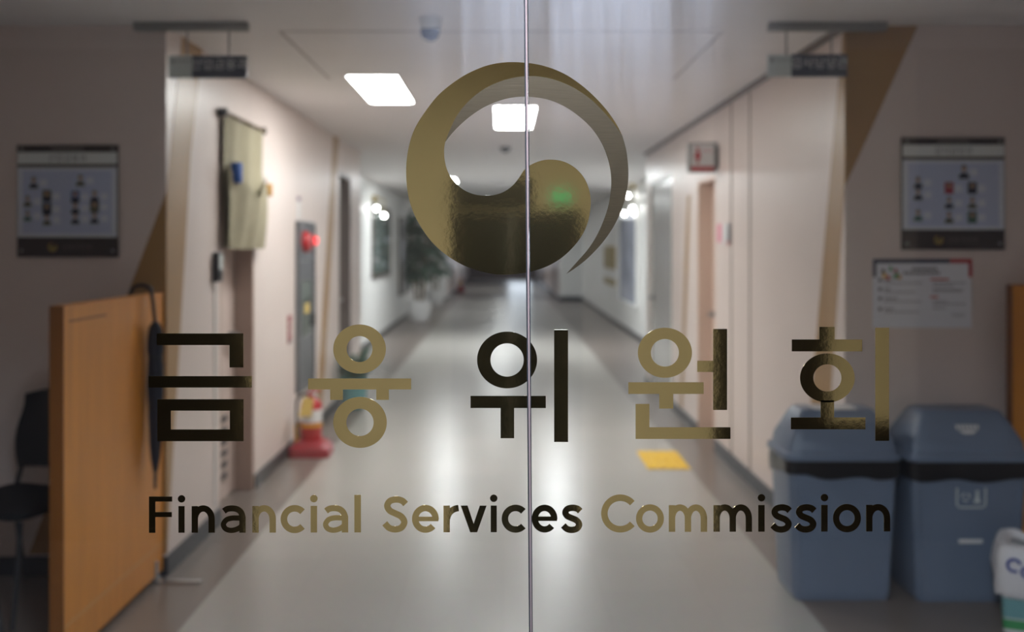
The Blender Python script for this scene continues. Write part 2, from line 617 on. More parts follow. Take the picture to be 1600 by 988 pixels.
# doors in the recesses
def recess_door(name, side, y0, y1, top, m_leaf, m_frame, depth=0.12, louvre=False):
    s = 1 if side == 'r' else -1
    xf = XR if side == 'r' else XL

    def bx(mb, d0, d1, a, b, z0, z1):
        xa, xb = xf + s * d0, xf + s * d1
        mb.box(min(xa, xb), max(xa, xb), a, b, z0, z1)
    lf = MB()
    bx(lf, depth, depth + 0.05, y0 + 0.03, y1 - 0.03, 0.005, top - 0.03)
    o = struct(lf.build(name, m_leaf))
    fr = MB()
    bx(fr, 0.0, depth + 0.06, y1 - 0.03, y1, 0, top)
    bx(fr, 0.0, depth + 0.06, y0, y0 + 0.03, 0, top)
    bx(fr, 0.0, depth + 0.06, y0 + 0.03, y1 - 0.03, top - 0.03, top)
    fr.build('door_frame', m_frame, o)
    hd = MB()
    bx(hd, depth - 0.05, depth, y1 - 0.16, y1 - 0.12, 0.98, 1.02)
    bx(hd, depth - 0.06, depth - 0.045, y1 - 0.26, y1 - 0.12, 0.985, 1.015)
    hd.build('door_handle', M['steel'], o)
    if louvre:
        lv = MB()
        for k in range(6):
            bx(lv, depth - 0.008, depth, y0 + 0.36, y0 + 0.56, 0.13 + k * 0.07, 0.165 + k * 0.07)
        lv.build('vent_grille', M['charcoal'], o)
    return o


recess_door('door_1', 'l', D1a, D1b, 2.10, M['door_pale'], M['door_pink'], louvre=True)
recess_door('door_2', 'l', D2a, D2b, 2.28, M['door_dark'], M['door_dark'])
recess_door('door_3', 'r', R1a, R1b, 2.10, M['door_salmon'], M['door_salmon'])
recess_door('door_4', 'r', R2a, R2b, 2.25, M['door_grey'], M['wall_white'], depth=0.02)


# ------------------------------------------------------------------ ceiling lights
def ceiling_light(x0, x1, y0, y1, label, glow, fr=0.012):
    t = thing('ceiling_light', label, 'ceiling light', ((x0 + x1) / 2, (y0 + y1) / 2, CEIL), 0, None)
    hx, hy = (x1 - x0) / 2, (y1 - y0) / 2
    f = MB()
    z0, z1 = -0.006, 0.0
    f.box(-hx - fr, -hx, -hy - fr, hy + fr, z0, z1)
    f.box(hx, hx + fr, -hy - fr, hy + fr, z0, z1)
    f.box(-hx, hx, -hy - fr, -hy, z0, z1)
    f.box(-hx, hx, hy, hy + fr, z0, z1)
    f.build('frame', M['white_plastic'], t)
    d = MB()
    d.rings([[(p[0], p[1], z) for p in rrect(hx, hy, 0.03)] for z in (-0.003, -0.0005)])
    d.build('diffuser', glow, t)
    return t


ceiling_light(-0.952, -0.645, 6.08, 7.22, 'nearest lit ceiling panel, left of the emblem, fully in view', M['panel_glow'])
ceiling_light(-0.058, 0.252, 7.43, 8.79, 'lit ceiling panel seen through the ring of the emblem', M['panel_glow'])
ceiling_light(-1.05, -0.74, 15.4, 16.3, 'small lit ceiling panel peeping out at the inner left edge of the emblem', M['hall_glow'])
ceiling_light(0.65, 0.95, 14.0, 15.2, 'lit ceiling panel in the white hall, behind the right lobe of the emblem', M['hall_glow'])
ceiling_light(-0.4, -0.1, 22.0, 23.2, 'lit ceiling panel above the middle of the white hall', M['far_glow'])
ceiling_light(-0.15, 0.15, 26.2, 27.4, 'lit ceiling panel at the far end of the white hall', M['far_glow'])
ceiling_light(-0.15, 0.15, 35.0, 36.2, 'farthest lit ceiling panel, in the far corridor', M['far_glow'])
ceiling_light(0.05, 0.45, 0.30, 0.95, 'unseen bluish ceiling panel added near the glass, lighting its dust haze', M['blue_fill'])
ceiling_light(-0.75, -0.45, -1.45, -0.35, 'unseen lobby ceiling panel added to brighten the back wall the foil mirrors', M['lobby_fill'])
ceiling_light(-0.15, 0.15, 1.95, 3.05, 'entrance ceiling panel between the glass doors and the corridor mouth', M['front_glow'])

# bright window at the far end of the corridor
d = struct(box('window_1', M['day_glow'], 0.3, 1.3, YEND - 0.02, YEND - 0.005, 0.6, 2.2))
m = MB()
m.box(0.25, 1.35, YEND - 0.05, YEND, 2.2, 2.25)
m.box(0.25, 1.35, YEND - 0.05, YEND, 0.55, 0.6)
m.box(0.25, 0.3, YEND - 0.05, YEND, 0.6, 2.2)
m.box(1.3, 1.35, YEND - 0.05, YEND, 0.6, 2.2)
m.box(0.785, 0.815, YEND - 0.05, YEND - 0.02, 0.6, 2.2)
m.build('window_frame', M['white_plastic'], d)


# ------------------------------------------------------------------ the glass doors
def glass_material():
    m = bpy.data.materials.new('door_glass')
    m.use_nodes = True
    nt = m.node_tree
    nt.nodes.clear()
    out = nt.nodes.new('ShaderNodeOutputMaterial')
    tr = nt.nodes.new('ShaderNodeBsdfTransparent')
    tr.inputs[0].default_value = (0.97, 0.985, 0.98, 1)
    gl = nt.nodes.new('ShaderNodeBsdfGlossy')
    gl.inputs['Roughness'].default_value = 0.0
    fr = nt.nodes.new('ShaderNodeFresnel')
    fr.inputs['IOR'].default_value = 1.7
    geo = nt.nodes.new('ShaderNodeNewGeometry')
    inv = nt.nodes.new('ShaderNodeMath')
    inv.operation = 'SUBTRACT'
    inv.inputs[0].default_value = 1
    nt.links.new(geo.outputs['Backfacing'], inv.inputs[1])
    mul = nt.nodes.new('ShaderNodeMath')
    mul.operation = 'MULTIPLY'
    nt.links.new(fr.outputs[0], mul.inputs[0])
    nt.links.new(inv.outputs[0], mul.inputs[1])
    mix = nt.nodes.new('ShaderNodeMixShader')
    nt.links.new(mul.outputs[0], mix.inputs[0])
    nt.links.new(tr.outputs[0], mix.inputs[1])
    nt.links.new(gl.outputs[0], mix.inputs[2])
    # dried wash streaks: a thin film of dust, with painted glare at top middle
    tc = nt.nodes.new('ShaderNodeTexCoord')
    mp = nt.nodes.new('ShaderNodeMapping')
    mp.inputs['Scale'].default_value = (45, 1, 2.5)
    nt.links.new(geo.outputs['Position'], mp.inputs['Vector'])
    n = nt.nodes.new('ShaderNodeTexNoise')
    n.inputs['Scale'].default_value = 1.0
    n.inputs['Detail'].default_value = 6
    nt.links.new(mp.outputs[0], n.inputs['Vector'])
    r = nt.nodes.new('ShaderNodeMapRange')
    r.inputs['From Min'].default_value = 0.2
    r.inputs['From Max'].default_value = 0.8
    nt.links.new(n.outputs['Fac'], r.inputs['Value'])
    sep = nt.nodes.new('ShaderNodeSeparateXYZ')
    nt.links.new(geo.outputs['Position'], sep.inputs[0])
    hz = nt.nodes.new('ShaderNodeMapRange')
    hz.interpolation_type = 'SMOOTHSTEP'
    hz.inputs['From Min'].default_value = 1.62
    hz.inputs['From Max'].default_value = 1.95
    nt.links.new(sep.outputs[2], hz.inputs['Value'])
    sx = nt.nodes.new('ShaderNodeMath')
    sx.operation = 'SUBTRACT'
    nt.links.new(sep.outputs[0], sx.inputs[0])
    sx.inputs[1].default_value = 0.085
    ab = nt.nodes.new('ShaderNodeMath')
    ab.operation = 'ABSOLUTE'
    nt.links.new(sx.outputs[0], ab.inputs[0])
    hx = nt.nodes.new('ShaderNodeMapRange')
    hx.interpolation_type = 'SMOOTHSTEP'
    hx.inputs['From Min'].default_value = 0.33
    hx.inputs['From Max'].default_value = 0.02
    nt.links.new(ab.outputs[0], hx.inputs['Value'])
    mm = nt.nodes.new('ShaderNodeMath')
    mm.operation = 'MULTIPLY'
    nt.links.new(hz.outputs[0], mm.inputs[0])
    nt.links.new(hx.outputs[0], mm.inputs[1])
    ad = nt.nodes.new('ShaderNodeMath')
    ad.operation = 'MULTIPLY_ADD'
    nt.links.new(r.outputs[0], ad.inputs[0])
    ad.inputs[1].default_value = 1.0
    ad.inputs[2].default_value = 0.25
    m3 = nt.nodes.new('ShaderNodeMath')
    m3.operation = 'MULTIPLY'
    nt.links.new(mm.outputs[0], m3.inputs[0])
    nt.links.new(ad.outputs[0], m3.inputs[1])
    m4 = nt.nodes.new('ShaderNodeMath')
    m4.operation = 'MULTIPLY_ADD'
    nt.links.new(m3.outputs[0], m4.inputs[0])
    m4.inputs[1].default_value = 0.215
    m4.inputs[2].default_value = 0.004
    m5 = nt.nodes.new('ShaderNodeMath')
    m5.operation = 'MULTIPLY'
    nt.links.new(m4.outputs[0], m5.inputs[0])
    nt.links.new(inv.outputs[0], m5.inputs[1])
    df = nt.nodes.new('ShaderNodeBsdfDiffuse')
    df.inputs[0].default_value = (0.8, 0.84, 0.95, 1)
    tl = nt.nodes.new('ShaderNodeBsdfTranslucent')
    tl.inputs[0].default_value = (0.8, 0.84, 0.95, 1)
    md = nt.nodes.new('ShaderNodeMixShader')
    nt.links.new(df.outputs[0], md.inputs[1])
    nt.links.new(tl.outputs[0], md.inputs[2])
    mix2 = nt.nodes.new('ShaderNodeMixShader')
    nt.links.new(m5.outputs[0], mix2.inputs[0])
    nt.links.new(mix.outputs[0], mix2.inputs[1])
    nt.links.new(md.outputs[0], mix2.inputs[2])
    nt.links.new(mix2.outputs[0], out.inputs[0])
    return m


M['glass'] = glass_material()
M['foil'] = mat('gold_mirror_foil', rgb(188, 174, 134), 0.06, 1.0, bump=0.03, bscale=110, bdist=0.001)
M['foil_brushed'] = mat('brushed_bronze_foil', rgb(110, 101, 86), 0.3, 1.0, var=0.10, scale=30, stretch=(1, 1, 40), bump=0.15, bscale=30, bdist=0.0006)
M['seal'] = mat('taupe_edge_seal', rgb(122, 108, 108), 0.3)
M['seal_dark'] = mat('dark_glass_edge', rgb(36, 40, 46), 0.2)

GT = 0.010                       # glass thickness
S = DOOR / F                     # metres on the glass per photo pixel


def gx(px):
    return (px - VX) * S


def gz(py):
    return H - (py - VY) * S


# meeting edge of the two leaves leans a little, as in the photo
def edge_l(z):
    return gx(818.6 + 8.0 * ((H - z) / S + VY) / 988)


def edge_r(z):
    return gx(825.4 + 6.8 * ((H - z) / S + VY) / 988)


left = thing('glass_door', 'left glass door leaf with gold emblem swirl and lettering up to the centre gap', 'glass door', (-1.0, DOOR, 0))
right = thing('glass_door', 'right glass door leaf with gold lettering from the centre gap rightward', 'glass door', (1.06, DOOR, 0))
LO, RO = Vector(left.location), Vector(right.location)


def fn_glass(root):
    def fn(u, v, d):
        return (gx(u) - root.location.x, -GT / 2 - d, gz(v))
    return fn


for root, fe, x_out in ((left, edge_l, -0.995), (right, edge_r, 1.055)):
    z0, z1 = 0.10, 2.25
    ox = root.location.x
    m = MB()
    poly = [(x_out - ox, z0), (fe(z0) - ox, z0), (fe(z1) - ox, z1), (x_out - ox, z1)]
    m.prism(poly, lambda u, v, d: (u, d, v), -GT / 2, GT / 2)
    o = m.build('glass_pane', M['glass'], root)
    o['label'] = 'clear glass pane with dried wash streaks and painted glare haze near the top'
    r = MB()
    xa, xb = sorted((x_out - ox, fe(0.05) - ox))
    r.box(xa, xb, -0.022, 0.022, 0.008, 0.10)
    r.build('bottom_rail', M['steel'], root)
    r = MB()
    xa, xb = sorted((x_out - ox, fe(2.25) - ox))
    r.box(xa, xb, -0.022, 0.022, 2.25, 2.256)
    r.build('top_rail', M['steel'], root)
m = MB()
for a, b in ((0.0, 0.0014),):
    m.prism([(edge_l(0.1) - LO.x + a, 0.1), (edge_l(0.1) - LO.x + b, 0.1), (edge_l(2.25) - LO.x + b, 2.25), (edge_l(2.25) - LO.x + a, 2.25)],
            lambda u, v, d: (u, d, v), -GT / 2, GT / 2)
m.build('glass_edge', M['seal_dark'], left)
m = MB()
m.prism([(edge_l(0.1) - LO.x + 0.0014, 0.1), (edge_l(0.1) - LO.x + 0.0042, 0.1), (edge_l(2.25) - LO.x + 0.0042, 2.25), (edge_l(2.25) - LO.x + 0.0014, 2.25)],
        lambda u, v, d: (u, d, v), -GT / 2 + 0.001, GT / 2)
o = m.build('edge_seal', M['seal'], left, bevel=0.0008)
o['label'] = 'taupe sealing strip in the gap between the leaves'
m = MB()
m.prism([(edge_r(0.1) - RO.x - 0.0009, 0.1), (edge_r(0.1) - RO.x, 0.1), (edge_r(2.25) - RO.x, 2.25), (edge_r(2.25) - RO.x - 0.0009, 2.25)],
        lambda u, v, d: (u, d, v), -GT / 2, GT / 2)
m.build('glass_edge', M['seal_dark'], right)

TH = 0.0004                      # foil thickness


def place(name, mk, material, label=None, side='both', smooth=False):
    """build a foil cut-out on the leaf it sticks to; a cut-out across the gap is cut along both edges"""
    done = []
    for root, fe, keep in ((left, edge_l, -1), (right, edge_r, 1)):
        if side == 'l' and keep > 0 or side == 'r' and keep < 0:
            continue
        mb = MB()
        mk(mb, fn_glass(root))
        o = mb.build(name, material, root)
        if side == 'both':
            bm = bmesh.new()
            bm.from_mesh(o.data)
            ox = root.location.x
            p0 = Vector((fe(1.0) - ox, 0, 1.0))
            p1 = Vector((fe(2.0) - ox, 0, 2.0))
            t = (p1 - p0).normalized()
            nrm = Vector((t.z, 0, -t.x)) * (-keep)     # points to the side cut away
            bmesh.ops.bisect_plane(bm, geom=bm.verts[:] + bm.edges[:] + bm.faces[:], plane_co=p0, plane_no=nrm, clear_outer=True)
            bm.to_mesh(o.data)
            bm.free()
            o.data.update()
            if not len(o.data.polygons):
                bpy.data.objects.remove(o)
                continue
        if label:
            o['label'] = label
        done.append(o)
    return done


def cp(pts):                     # emblem outline, taken off at 2.469 times photo size
    return [(600 + x / 2.469, 60 + y / 2.469) for x, y in pts]


inner_edge = [(237, 402), (243, 385), (258, 348), (280, 303), (312, 260), (352, 222), (400, 190), (450, 168), (503, 154), (560, 148), (620, 153),
              (680, 170), (740, 198), (800, 240), (850, 290), (888, 335), (918, 378)]
outer_top = [(918, 378), (893, 330), (855, 276), (805, 222), (750, 175), (690, 137), (620, 110), (548, 97), (470, 95), (400, 107), (330, 135),
             (270, 172), (210, 222), (160, 285), (120, 350), (97, 420), (87, 500), (92, 590), (110, 660), (140, 722), (185, 785), (240, 835),
             (310, 877), (390, 903), (460, 912), (540, 905), (610, 887), (670, 857), (720, 815), (760, 765), (785, 710), (796, 645), (791, 590),
             (771, 540), (735, 500), (690, 476), (640, 469), (600, 475), (563, 491), (540, 510), (520, 540), (495, 570), (460, 594), (420, 606),
             (380, 607), (340, 600), (300, 580), (265, 545), (245, 510), (235, 470), (233, 430), (237, 402)]
swirl = cp(catmull(inner_edge, n=5)[:-1] + catmull(outer_top, n=5)[:-1])
cres_out = [(918, 378), (934, 440), (941, 520), (935, 590), (915, 660), (885, 725), (840, 790), (785, 848), (740, 884), (702, 909)]
cres_in = [(702, 909), (740, 866), (790, 808), (830, 740), (860, 660), (873, 590), (874, 530), (863, 470), (840, 410), (805, 355), (760, 310),
           (700, 267), (640, 241), (580, 229), (530, 227), (480, 233), (430, 248), (380, 271), (330, 305), (290, 340), (260, 372), (237, 402)]
crescent = cp(catmull(inner_edge, n=5)[:-1] + catmull(cres_out, n=5)[:-1] + catmull(cres_in, n=5)[:-1])
place('emblem_swirl', lambda mb, fn: mb.prism(swirl, fn, 0, TH), M['foil'], 'gold mirror-foil swirl of the emblem')
place('emblem_crescent', lambda mb, fn: mb.prism(crescent, fn, 0, TH), M['foil_brushed'], 'brushed bronze crescent of the emblem')


def rct(mb, fn, x0, y0, x1, y1):
    mb.prism([(x0, y0), (x1, y0), (x1, y1), (x0, y1)], fn, 0, TH)


def ring(mb, fn, cx, cy, rx, ry, ix, iy, n=64):
    rs = []
    for i in range(n + 1):
        t = 2 * PI * i / n
        c, s_ = math.cos(t), math.sin(t)
        a, b = (cx + rx * c, cy + ry * s_), (cx + ix * c, cy + iy * s_)
        rs.append([fn(*a, 0), fn(*b, 0), fn(*b, TH), fn(*a, TH)])
    mb.rings(rs, cap=False)


def syl_geum(mb, fn):
    mb.prism([(247, 520.7), (381.9, 520.7), (381.9, 573.8), (360.3, 573.8), (360.3, 538.9), (247, 538.9)], fn, 0, TH)
    rct(mb, fn, 234.5, 587.2, 395, 605)
    rct(mb, fn, 248, 623.2, 382.2, 641)
    rct(mb, fn, 248, 670.2, 382.2, 688.5)
    rct(mb, fn, 248, 641, 269, 670.2)
    rct(mb, fn, 360.8, 641, 382.2, 670.2)


def syl_yung(mb, fn):
    ring(mb, fn, 562.7, 545, 41, 38.3, 20.1, 20.2)
    mb.prism([(482.6, 590.8), (643, 590.8), (643, 607.9), (608.3, 607.9), (608.3, 624.2), (588.8, 624.2), (588.8, 607.9), (536.8, 607.9),
              (536.8, 624.2), (517, 624.2), (517, 607.9), (482.6, 607.9)], fn, 0, TH)
    ring(mb, fn, 563.4, 659.2, 41.7, 39.7, 21.2, 21.3)


def syl_wi(mb, fn):
    ring(mb, fn, 792.3, 562, 46.8, 44.3, 25.9, 25.9)
    mb.prism([(735.4, 617.9), (852.6, 617.9), (852.6, 636.9), (803.3, 636.9), (803.3, 683.9), (782.2, 683.9), (782.2, 636.9), (735.4, 636.9)], fn, 0, TH)


def syl_wi_stem(mb, fn):
    rct(mb, fn, 865.5, 515, 887.2, 689.7)


def syl_won(mb, fn):
    ring(mb, fn, 1037.9, 550.8, 42.1, 39, 21.9, 21.5)
    mb.prism([(981, 596.7), (1098.2, 596.7), (1098.2, 614.9), (1050.9, 614.9), (1050.9, 637.7), (1029.1, 637.7), (1029.1, 614.9), (981, 614.9)], fn, 0, TH)
    mb.prism([(992.3, 630.5), (1013.7, 630.5), (1013.7, 666.8), (1140, 666.8), (1140, 685), (992.3, 685)], fn, 0, TH)
    mb.prism([(1113, 513.7), (1134.7, 513.7), (1134.7, 639.9), (1113, 639.9), (1113, 580.8), (1088.3, 580.8), (1088.3, 563.2), (1113, 563.2)], fn, 0, TH)


def syl_hoe(mb, fn):
    mb.prism([(1278.5, 510.5), (1302, 510.5), (1302, 530), (1345, 530), (1345, 548.7), (1235.4, 548.7), (1235.4, 530), (1278.5, 530)], fn, 0, TH)
    ring(mb, fn, 1290.8, 590, 42.6, 38.2, 21.9, 21.2)
    mb.prism([(1280.4, 625), (1301.3, 625), (1301.3, 651.5), (1350, 651.5), (1350, 670), (1234, 670), (1234, 651.5), (1280.4, 651.5)], fn, 0, TH)
    rct(mb, fn, 1365.3, 511.8, 1386.9, 687.9)


place('syllable', syl_geum, M['foil'], 'first gold syllable of the upper line, squared strokes', 'l')
place('syllable', syl_yung, M['foil'], 'second gold syllable, two rings with a bar between', 'l')
place('syllable', lambda mb, fn: (syl_wi(mb, fn), syl_wi_stem(mb, fn)), M['foil'], 'third gold syllable, cut by the gap between the leaves')
place('syllable', syl_won, M['foil'], 'fourth gold syllable, ring over an angular base', 'r')
place('syllable', syl_hoe, M['foil'], 'fifth gold syllable, ring under a ticked bar', 'r')

SW = 9.9                         # stroke width of the small letters, in photo pixels


def glyph(ch, mb, fn0, x, wd, base, xh=42.5, cap=57.5):
    k_ = [0]
    h = SW / 2

    def fn(u, v, d):
        return fn0(x + u, base - v, d + (k_[0] * 4e-6 if d else 0))

    def rc(a, b, c, d2):
        k_[0] += 1
        mb.prism([(a, b), (c, b), (c, d2), (a, d2)], fn, 0, TH)

    def rib(p, w_=SW, closed=False):
        k_[0] += 1
        mb.ribbon(p, w_, fn, 0, TH, closed)
    if ch == 'F':
        rc(0, 0, SW, cap - 1)
        rc(SW, cap - 8.8, wd, cap - 1)
        rc(SW, 24.5, wd - 0.5, 32.3)
    elif ch == 'l':
        rc(0, 0, wd, cap + 1)
    elif ch == 'i':
        rc(0, 0, wd, xh - 1)
        mb.prism([(wd / 2 + 5.8 * math.cos(2 * PI * k / 24), 52.8 + 5.8 * math.sin(2 * PI * k / 24)) for k in range(24)], fn, 0, TH)
    elif ch in 'nm':
        k = 1 if ch == 'n' else 2
        rc(0, 0, SW, xh - 1)
        step = (wd - SW) / k
        for i in range(k):
            c = h + step * i + step / 2
            rx = step / 2
            ry = 17
            cy = xh - 4.7 - ry
            rib(arc(c, cy, rx, ry, 168, 0, 20) + [(c + rx, cy - 4), (c + rx, 0)])
    elif ch == 'r':
        rc(0, 0, SW, xh - 1)
        rib(arc(wd + 1.5, 19, wd - h + 1, xh - 4.9 - 19, 175, 92, 12))
    elif ch == 'o':
        ring(mb, fn, wd / 2, xh / 2 - 0.4, wd / 2, xh / 2 + 0.8, wd / 2 - SW + 0.2, xh / 2 + 0.8 - SW + 0.2)
    elif ch in 'cC':
        hh = xh + 1 if ch == 'c' else cap + 1.6
        a = 43 if ch == 'c' else 41
        rx = wd / 2 + (2.2 if ch == 'c' else 5) - h
        rib(arc(rx + h, hh / 2 - 0.8, rx, hh / 2 - h, a, 360 - a, 40), SW + 0.2)
    elif ch == 'e':
        hh = xh + 1
        rx = wd / 2 - h
        rib(arc(wd / 2, hh / 2 - 0.8, rx, hh / 2 - h, -4, 318, 44))
        rc(h, hh / 2 - 4.4, wd - 0.6, hh / 2 + 2.6)
    elif ch == 'a':
        rc(wd - SW, 0, wd, 26)
        rib(catmull([(5.5, 33.5), (10.5, 36.8), (18, 37.9), (26, 36.6), (32, 32), (wd - h, 24.5), (wd - h, 20)], n=6), 9.4)
        rib(catmull([(wd - 6, 22.6), (26, 22.9), (17, 22.6), (9, 19.6), (4.8, 12.5), (8.4, 6), (16, 3.6), (24, 4.8), (31, 8.5), (wd - 5, 13)], n=6), 8.2)
    elif ch == 'v':
        mb.prism([(0, xh - 1), (10.6, xh - 1), (wd / 2, 13), (wd - 10.6, xh - 1), (wd, xh - 1), (wd / 2 + 5.4, 0), (wd / 2 - 5.4, 0)], fn, 0, TH)
    elif ch in 'sS':
        hh = xh + 0.6 if ch == 's' else cap + 0.8
        k = hh / 43.0
        q = wd / 34.0
        p = [(30.5, 33.0), (26, 36.8), (18.5, 38.3), (10.5, 36.4), (7.2, 31), (10.2, 25.6), (17, 22.3), (24.6, 18.8), (28.8, 12.6), (25.4, 6.2),
             (17.6, 3.9), (9.6, 5.6), (4.0, 10.8)]
        rib([(a * q, b * k - 0.6) for a, b in catmull(p, n=6)], SW)


line = [('F', 235, 36), ('i', 280.8, 9.6), ('n', 301.3, 36.2), ('a', 346, 39.5), ('n', 395.8, 36.7), ('c', 440, 38.8), ('i', 486.6, 10), ('a', 505, 40),
        ('l', 554.6, 10.2), ('S', 597, 41.7), ('e', 644.3, 41.7), ('r', 693.3, 22.7), ('v', 720.2, 40.2), ('i', 766.8, 9.4), ('c', 784, 38.6),
        ('e', 830.6, 40), ('s', 875.8, 33.8), ('C', 938.8, 49.4), ('o', 993, 43.4), ('m', 1044, 59.6), ('m', 1113.5, 60), ('i', 1183.2, 10),
        ('s', 1201.4, 34.2), ('s', 1239.5, 34.5), ('i', 1281.2, 10), ('o', 1299.5, 43.5), ('n', 1351, 37.6)]
for ch, x, wd in line:
    base = 831.2 - 2.2 * (x - 235) / 1150
    place('letter', lambda mb, fn: glyph(ch, mb, fn, x, wd, base), M['foil'], None, 'l' if x < 826 else 'r')


# ------------------------------------------------------------------ hanging signs at the corridor mouth
def fn_face(u, v, d):            # lettering that faces the camera
    return (u, -d, v)


def hanging_sign(label, xa, xb, bar_a, bar_b, head, hang, zt):
    t = thing('hanging_sign', label, 'sign', ((xa + xb) / 2, 4.645, CEIL))
    cx = (xa + xb) / 2
    MB().box(bar_a - cx, bar_b - cx, -0.025, 0.025, -0.038, 0).build('ceiling_rail', M['grey_rail'], t, bevel=0.003)
    zt -= CEIL
    zb = zt - 0.105
    k = xa + 0.30 * (xb - xa)
    MB().box(xa - cx, k - cx, -0.008, 0.008, zb, zt).build('pale_panel', M['sign_pale'], t, bevel=0.002)
    MB().box(k - cx, xb - cx, -0.01, 0.01, zb, zt).build('dark_panel', M['sign_dark'], t, bevel=0.002)
    for hx in hang:
        MB().tube([(hx - cx, 0, -0.038), (hx - cx, 0, zt)], 0.0045, 8).build('hanger', M['steel'], t)
    mid = (k + xb) / 2 - cx
    v, f = text_bits(head, 0.058, lambda u, w_, d: (u + mid, -0.0103, zb + 0.043 + w_))
    MB().add(v, f).build('lettering', M['letter_white'], t)
    v, f = text_bits('Financial Services', 0.017, lambda u, w_, d: (u + mid, -0.0103, zb + 0.014 + w_))
    MB().add(v, f).build('small_lettering', M['letter_grey'], t)
    c2 = (xa + k) / 2 - cx
    m = MB()
    m.prism(ring_pts(c2 - 0.034, zt - 0.028, 0.008, 0.008, 16), fn_face, 0.0081, 0.0088)
    v, f = text_bits('금융위원회', 0.014, lambda u, w_, d: (u + c2 + 0.014, -0.0083, zt - 0.033 + w_))
    m.add(v, f)
    m.build('small_emblem', M['letter_grey'], t)
    return t


hanging_sign('dark hanging sign on left ceiling rail above the khaki cloth', -1.555, -1.19, -1.715, -1.185, '산업금융과', (-1.47, -1.275), 2.446)
hanging_sign('dark hanging sign on right ceiling rail beside the brown wall band', 1.234, 1.606, 1.24, 1.79, '감사담당관', (1.325, 1.535), 2.452)


# ------------------------------------------------------------------ staff boards on the mouth walls
def portrait(mb_set, x, z, s, body, bg=None):
    if bg:
        mb_set.setdefault(bg, MB()).box(x - 0.021 * s, x + 0.021 * s, -0.0177, -0.0172, z - 0.028 * s, z + 0.028 * s)
    h = mb_set.setdefault('hair', MB())
    h.prism(ring_pts(x, z + 0.014 * s, 0.0105 * s, 0.0125 * s, 14), fn_face, 0.0172, 0.0184)
    k = mb_set.setdefault('skin', MB())
    k.prism(ring_pts(x, z + 0.010 * s, 0.0082 * s, 0.0105 * s, 14), fn_face, 0.0172, 0.0190)
    b = mb_set.setdefault(body, MB())
    b.prism([(x - 0.021 * s, z - 0.028 * s), (x + 0.021 * s, z - 0.028 * s), (x + 0.018 * s, z - 0.011 * s), (x + 0.006 * s, z - 0.003 * s),
             (x - 0.006 * s, z - 0.003 * s), (x - 0.018 * s, z - 0.011 * s)], fn_face, 0.0172, 0.0186)


def staff_board(label, x0, x1, z0, z1, title, people):
    W, Hh = x1 - x0, z1 - z0
    t = thing('staff_board', label, 'wall board', ((x0 + x1) / 2, DW, z0))
    a = W / 2
    MB().box(-a, a, -0.015, -0.001, 0, Hh).build('backing_board', M['brown_board'], t, bevel=0.003)
    MB().box(-0.075, 0.075, -0.016, -0.015, Hh - 0.03, Hh - 0.008).build('header_inset', M['board_grey'], t)
    MB().box(-a + 0.004, a - 0.004, -0.0165, -0.015, Hh - 0.09, Hh - 0.035).build('title_strip', M['sheet_pale'], t)
    v, f = text_bits(title, 0.04, lambda u, w_, d: (u, -0.0168, Hh - 0.077 + w_))
    MB().add(v, f).build('title_lettering', M['letter_grey'], t)
    MB().box(-a + 0.004, a - 0.004, -0.0165, -0.015, 0.095, Hh - 0.105).build('content_sheet', M['sheet_light'], t)
    MB().box(-a + 0.03, a - 0.03, -0.0172, -0.0165, 0.112, Hh - 0.122).build('blue_field', M['sheet_blue'], t)
    sets = {}
    for px, pz, s, body, bg in people:
        sub = {}
        portrait(sub, -a + px * W, pz * Hh, s, body, bg)
        par = sub[body].build('portrait', M[body], t)
        for k, mb in sub.items():
            if k != body:
                mb.build({'hair': 'portrait_hair', 'skin': 'portrait_face'}.get(k, 'portrait_ground'), M[k], par)
        # name lines beside each portrait
        MB().box(-a + px * W + 0.028, -a + px * W + 0.062, -0.0176, -0.0172, pz * Hh - 0.018, pz * Hh + 0.014).build('name_card', M['sheet_light'], t)
    m = MB()
    m.ribbon(arc(-0.07, 0.047, 0.017, 0.017, 100, 400, 20), 0.009, fn_face, 0.015, 0.016)
    m.prism(ring_pts(-0.066, 0.04, 0.011, 0.010, 16), fn_face, 0.015, 0.016)
    m.build('footer_emblem', M['gold_print'], t)
    v, f = text_bits('금융위원회', 0.032, lambda u, w_, d: (u + 0.045, -0.0155, 0.036 + w_))
    MB().add(v, f).build('footer_lettering', M['board_grey'], t)
    for sx in (-1, 1):
        for zq in (0.03, Hh - 0.02):
            MB().tube([(sx * (a - 0.024), -0.014, zq), (sx * (a - 0.024), -0.021, zq)], 0.008, 14).build('standoff_cap', M['grey_rail'], t)
    return t


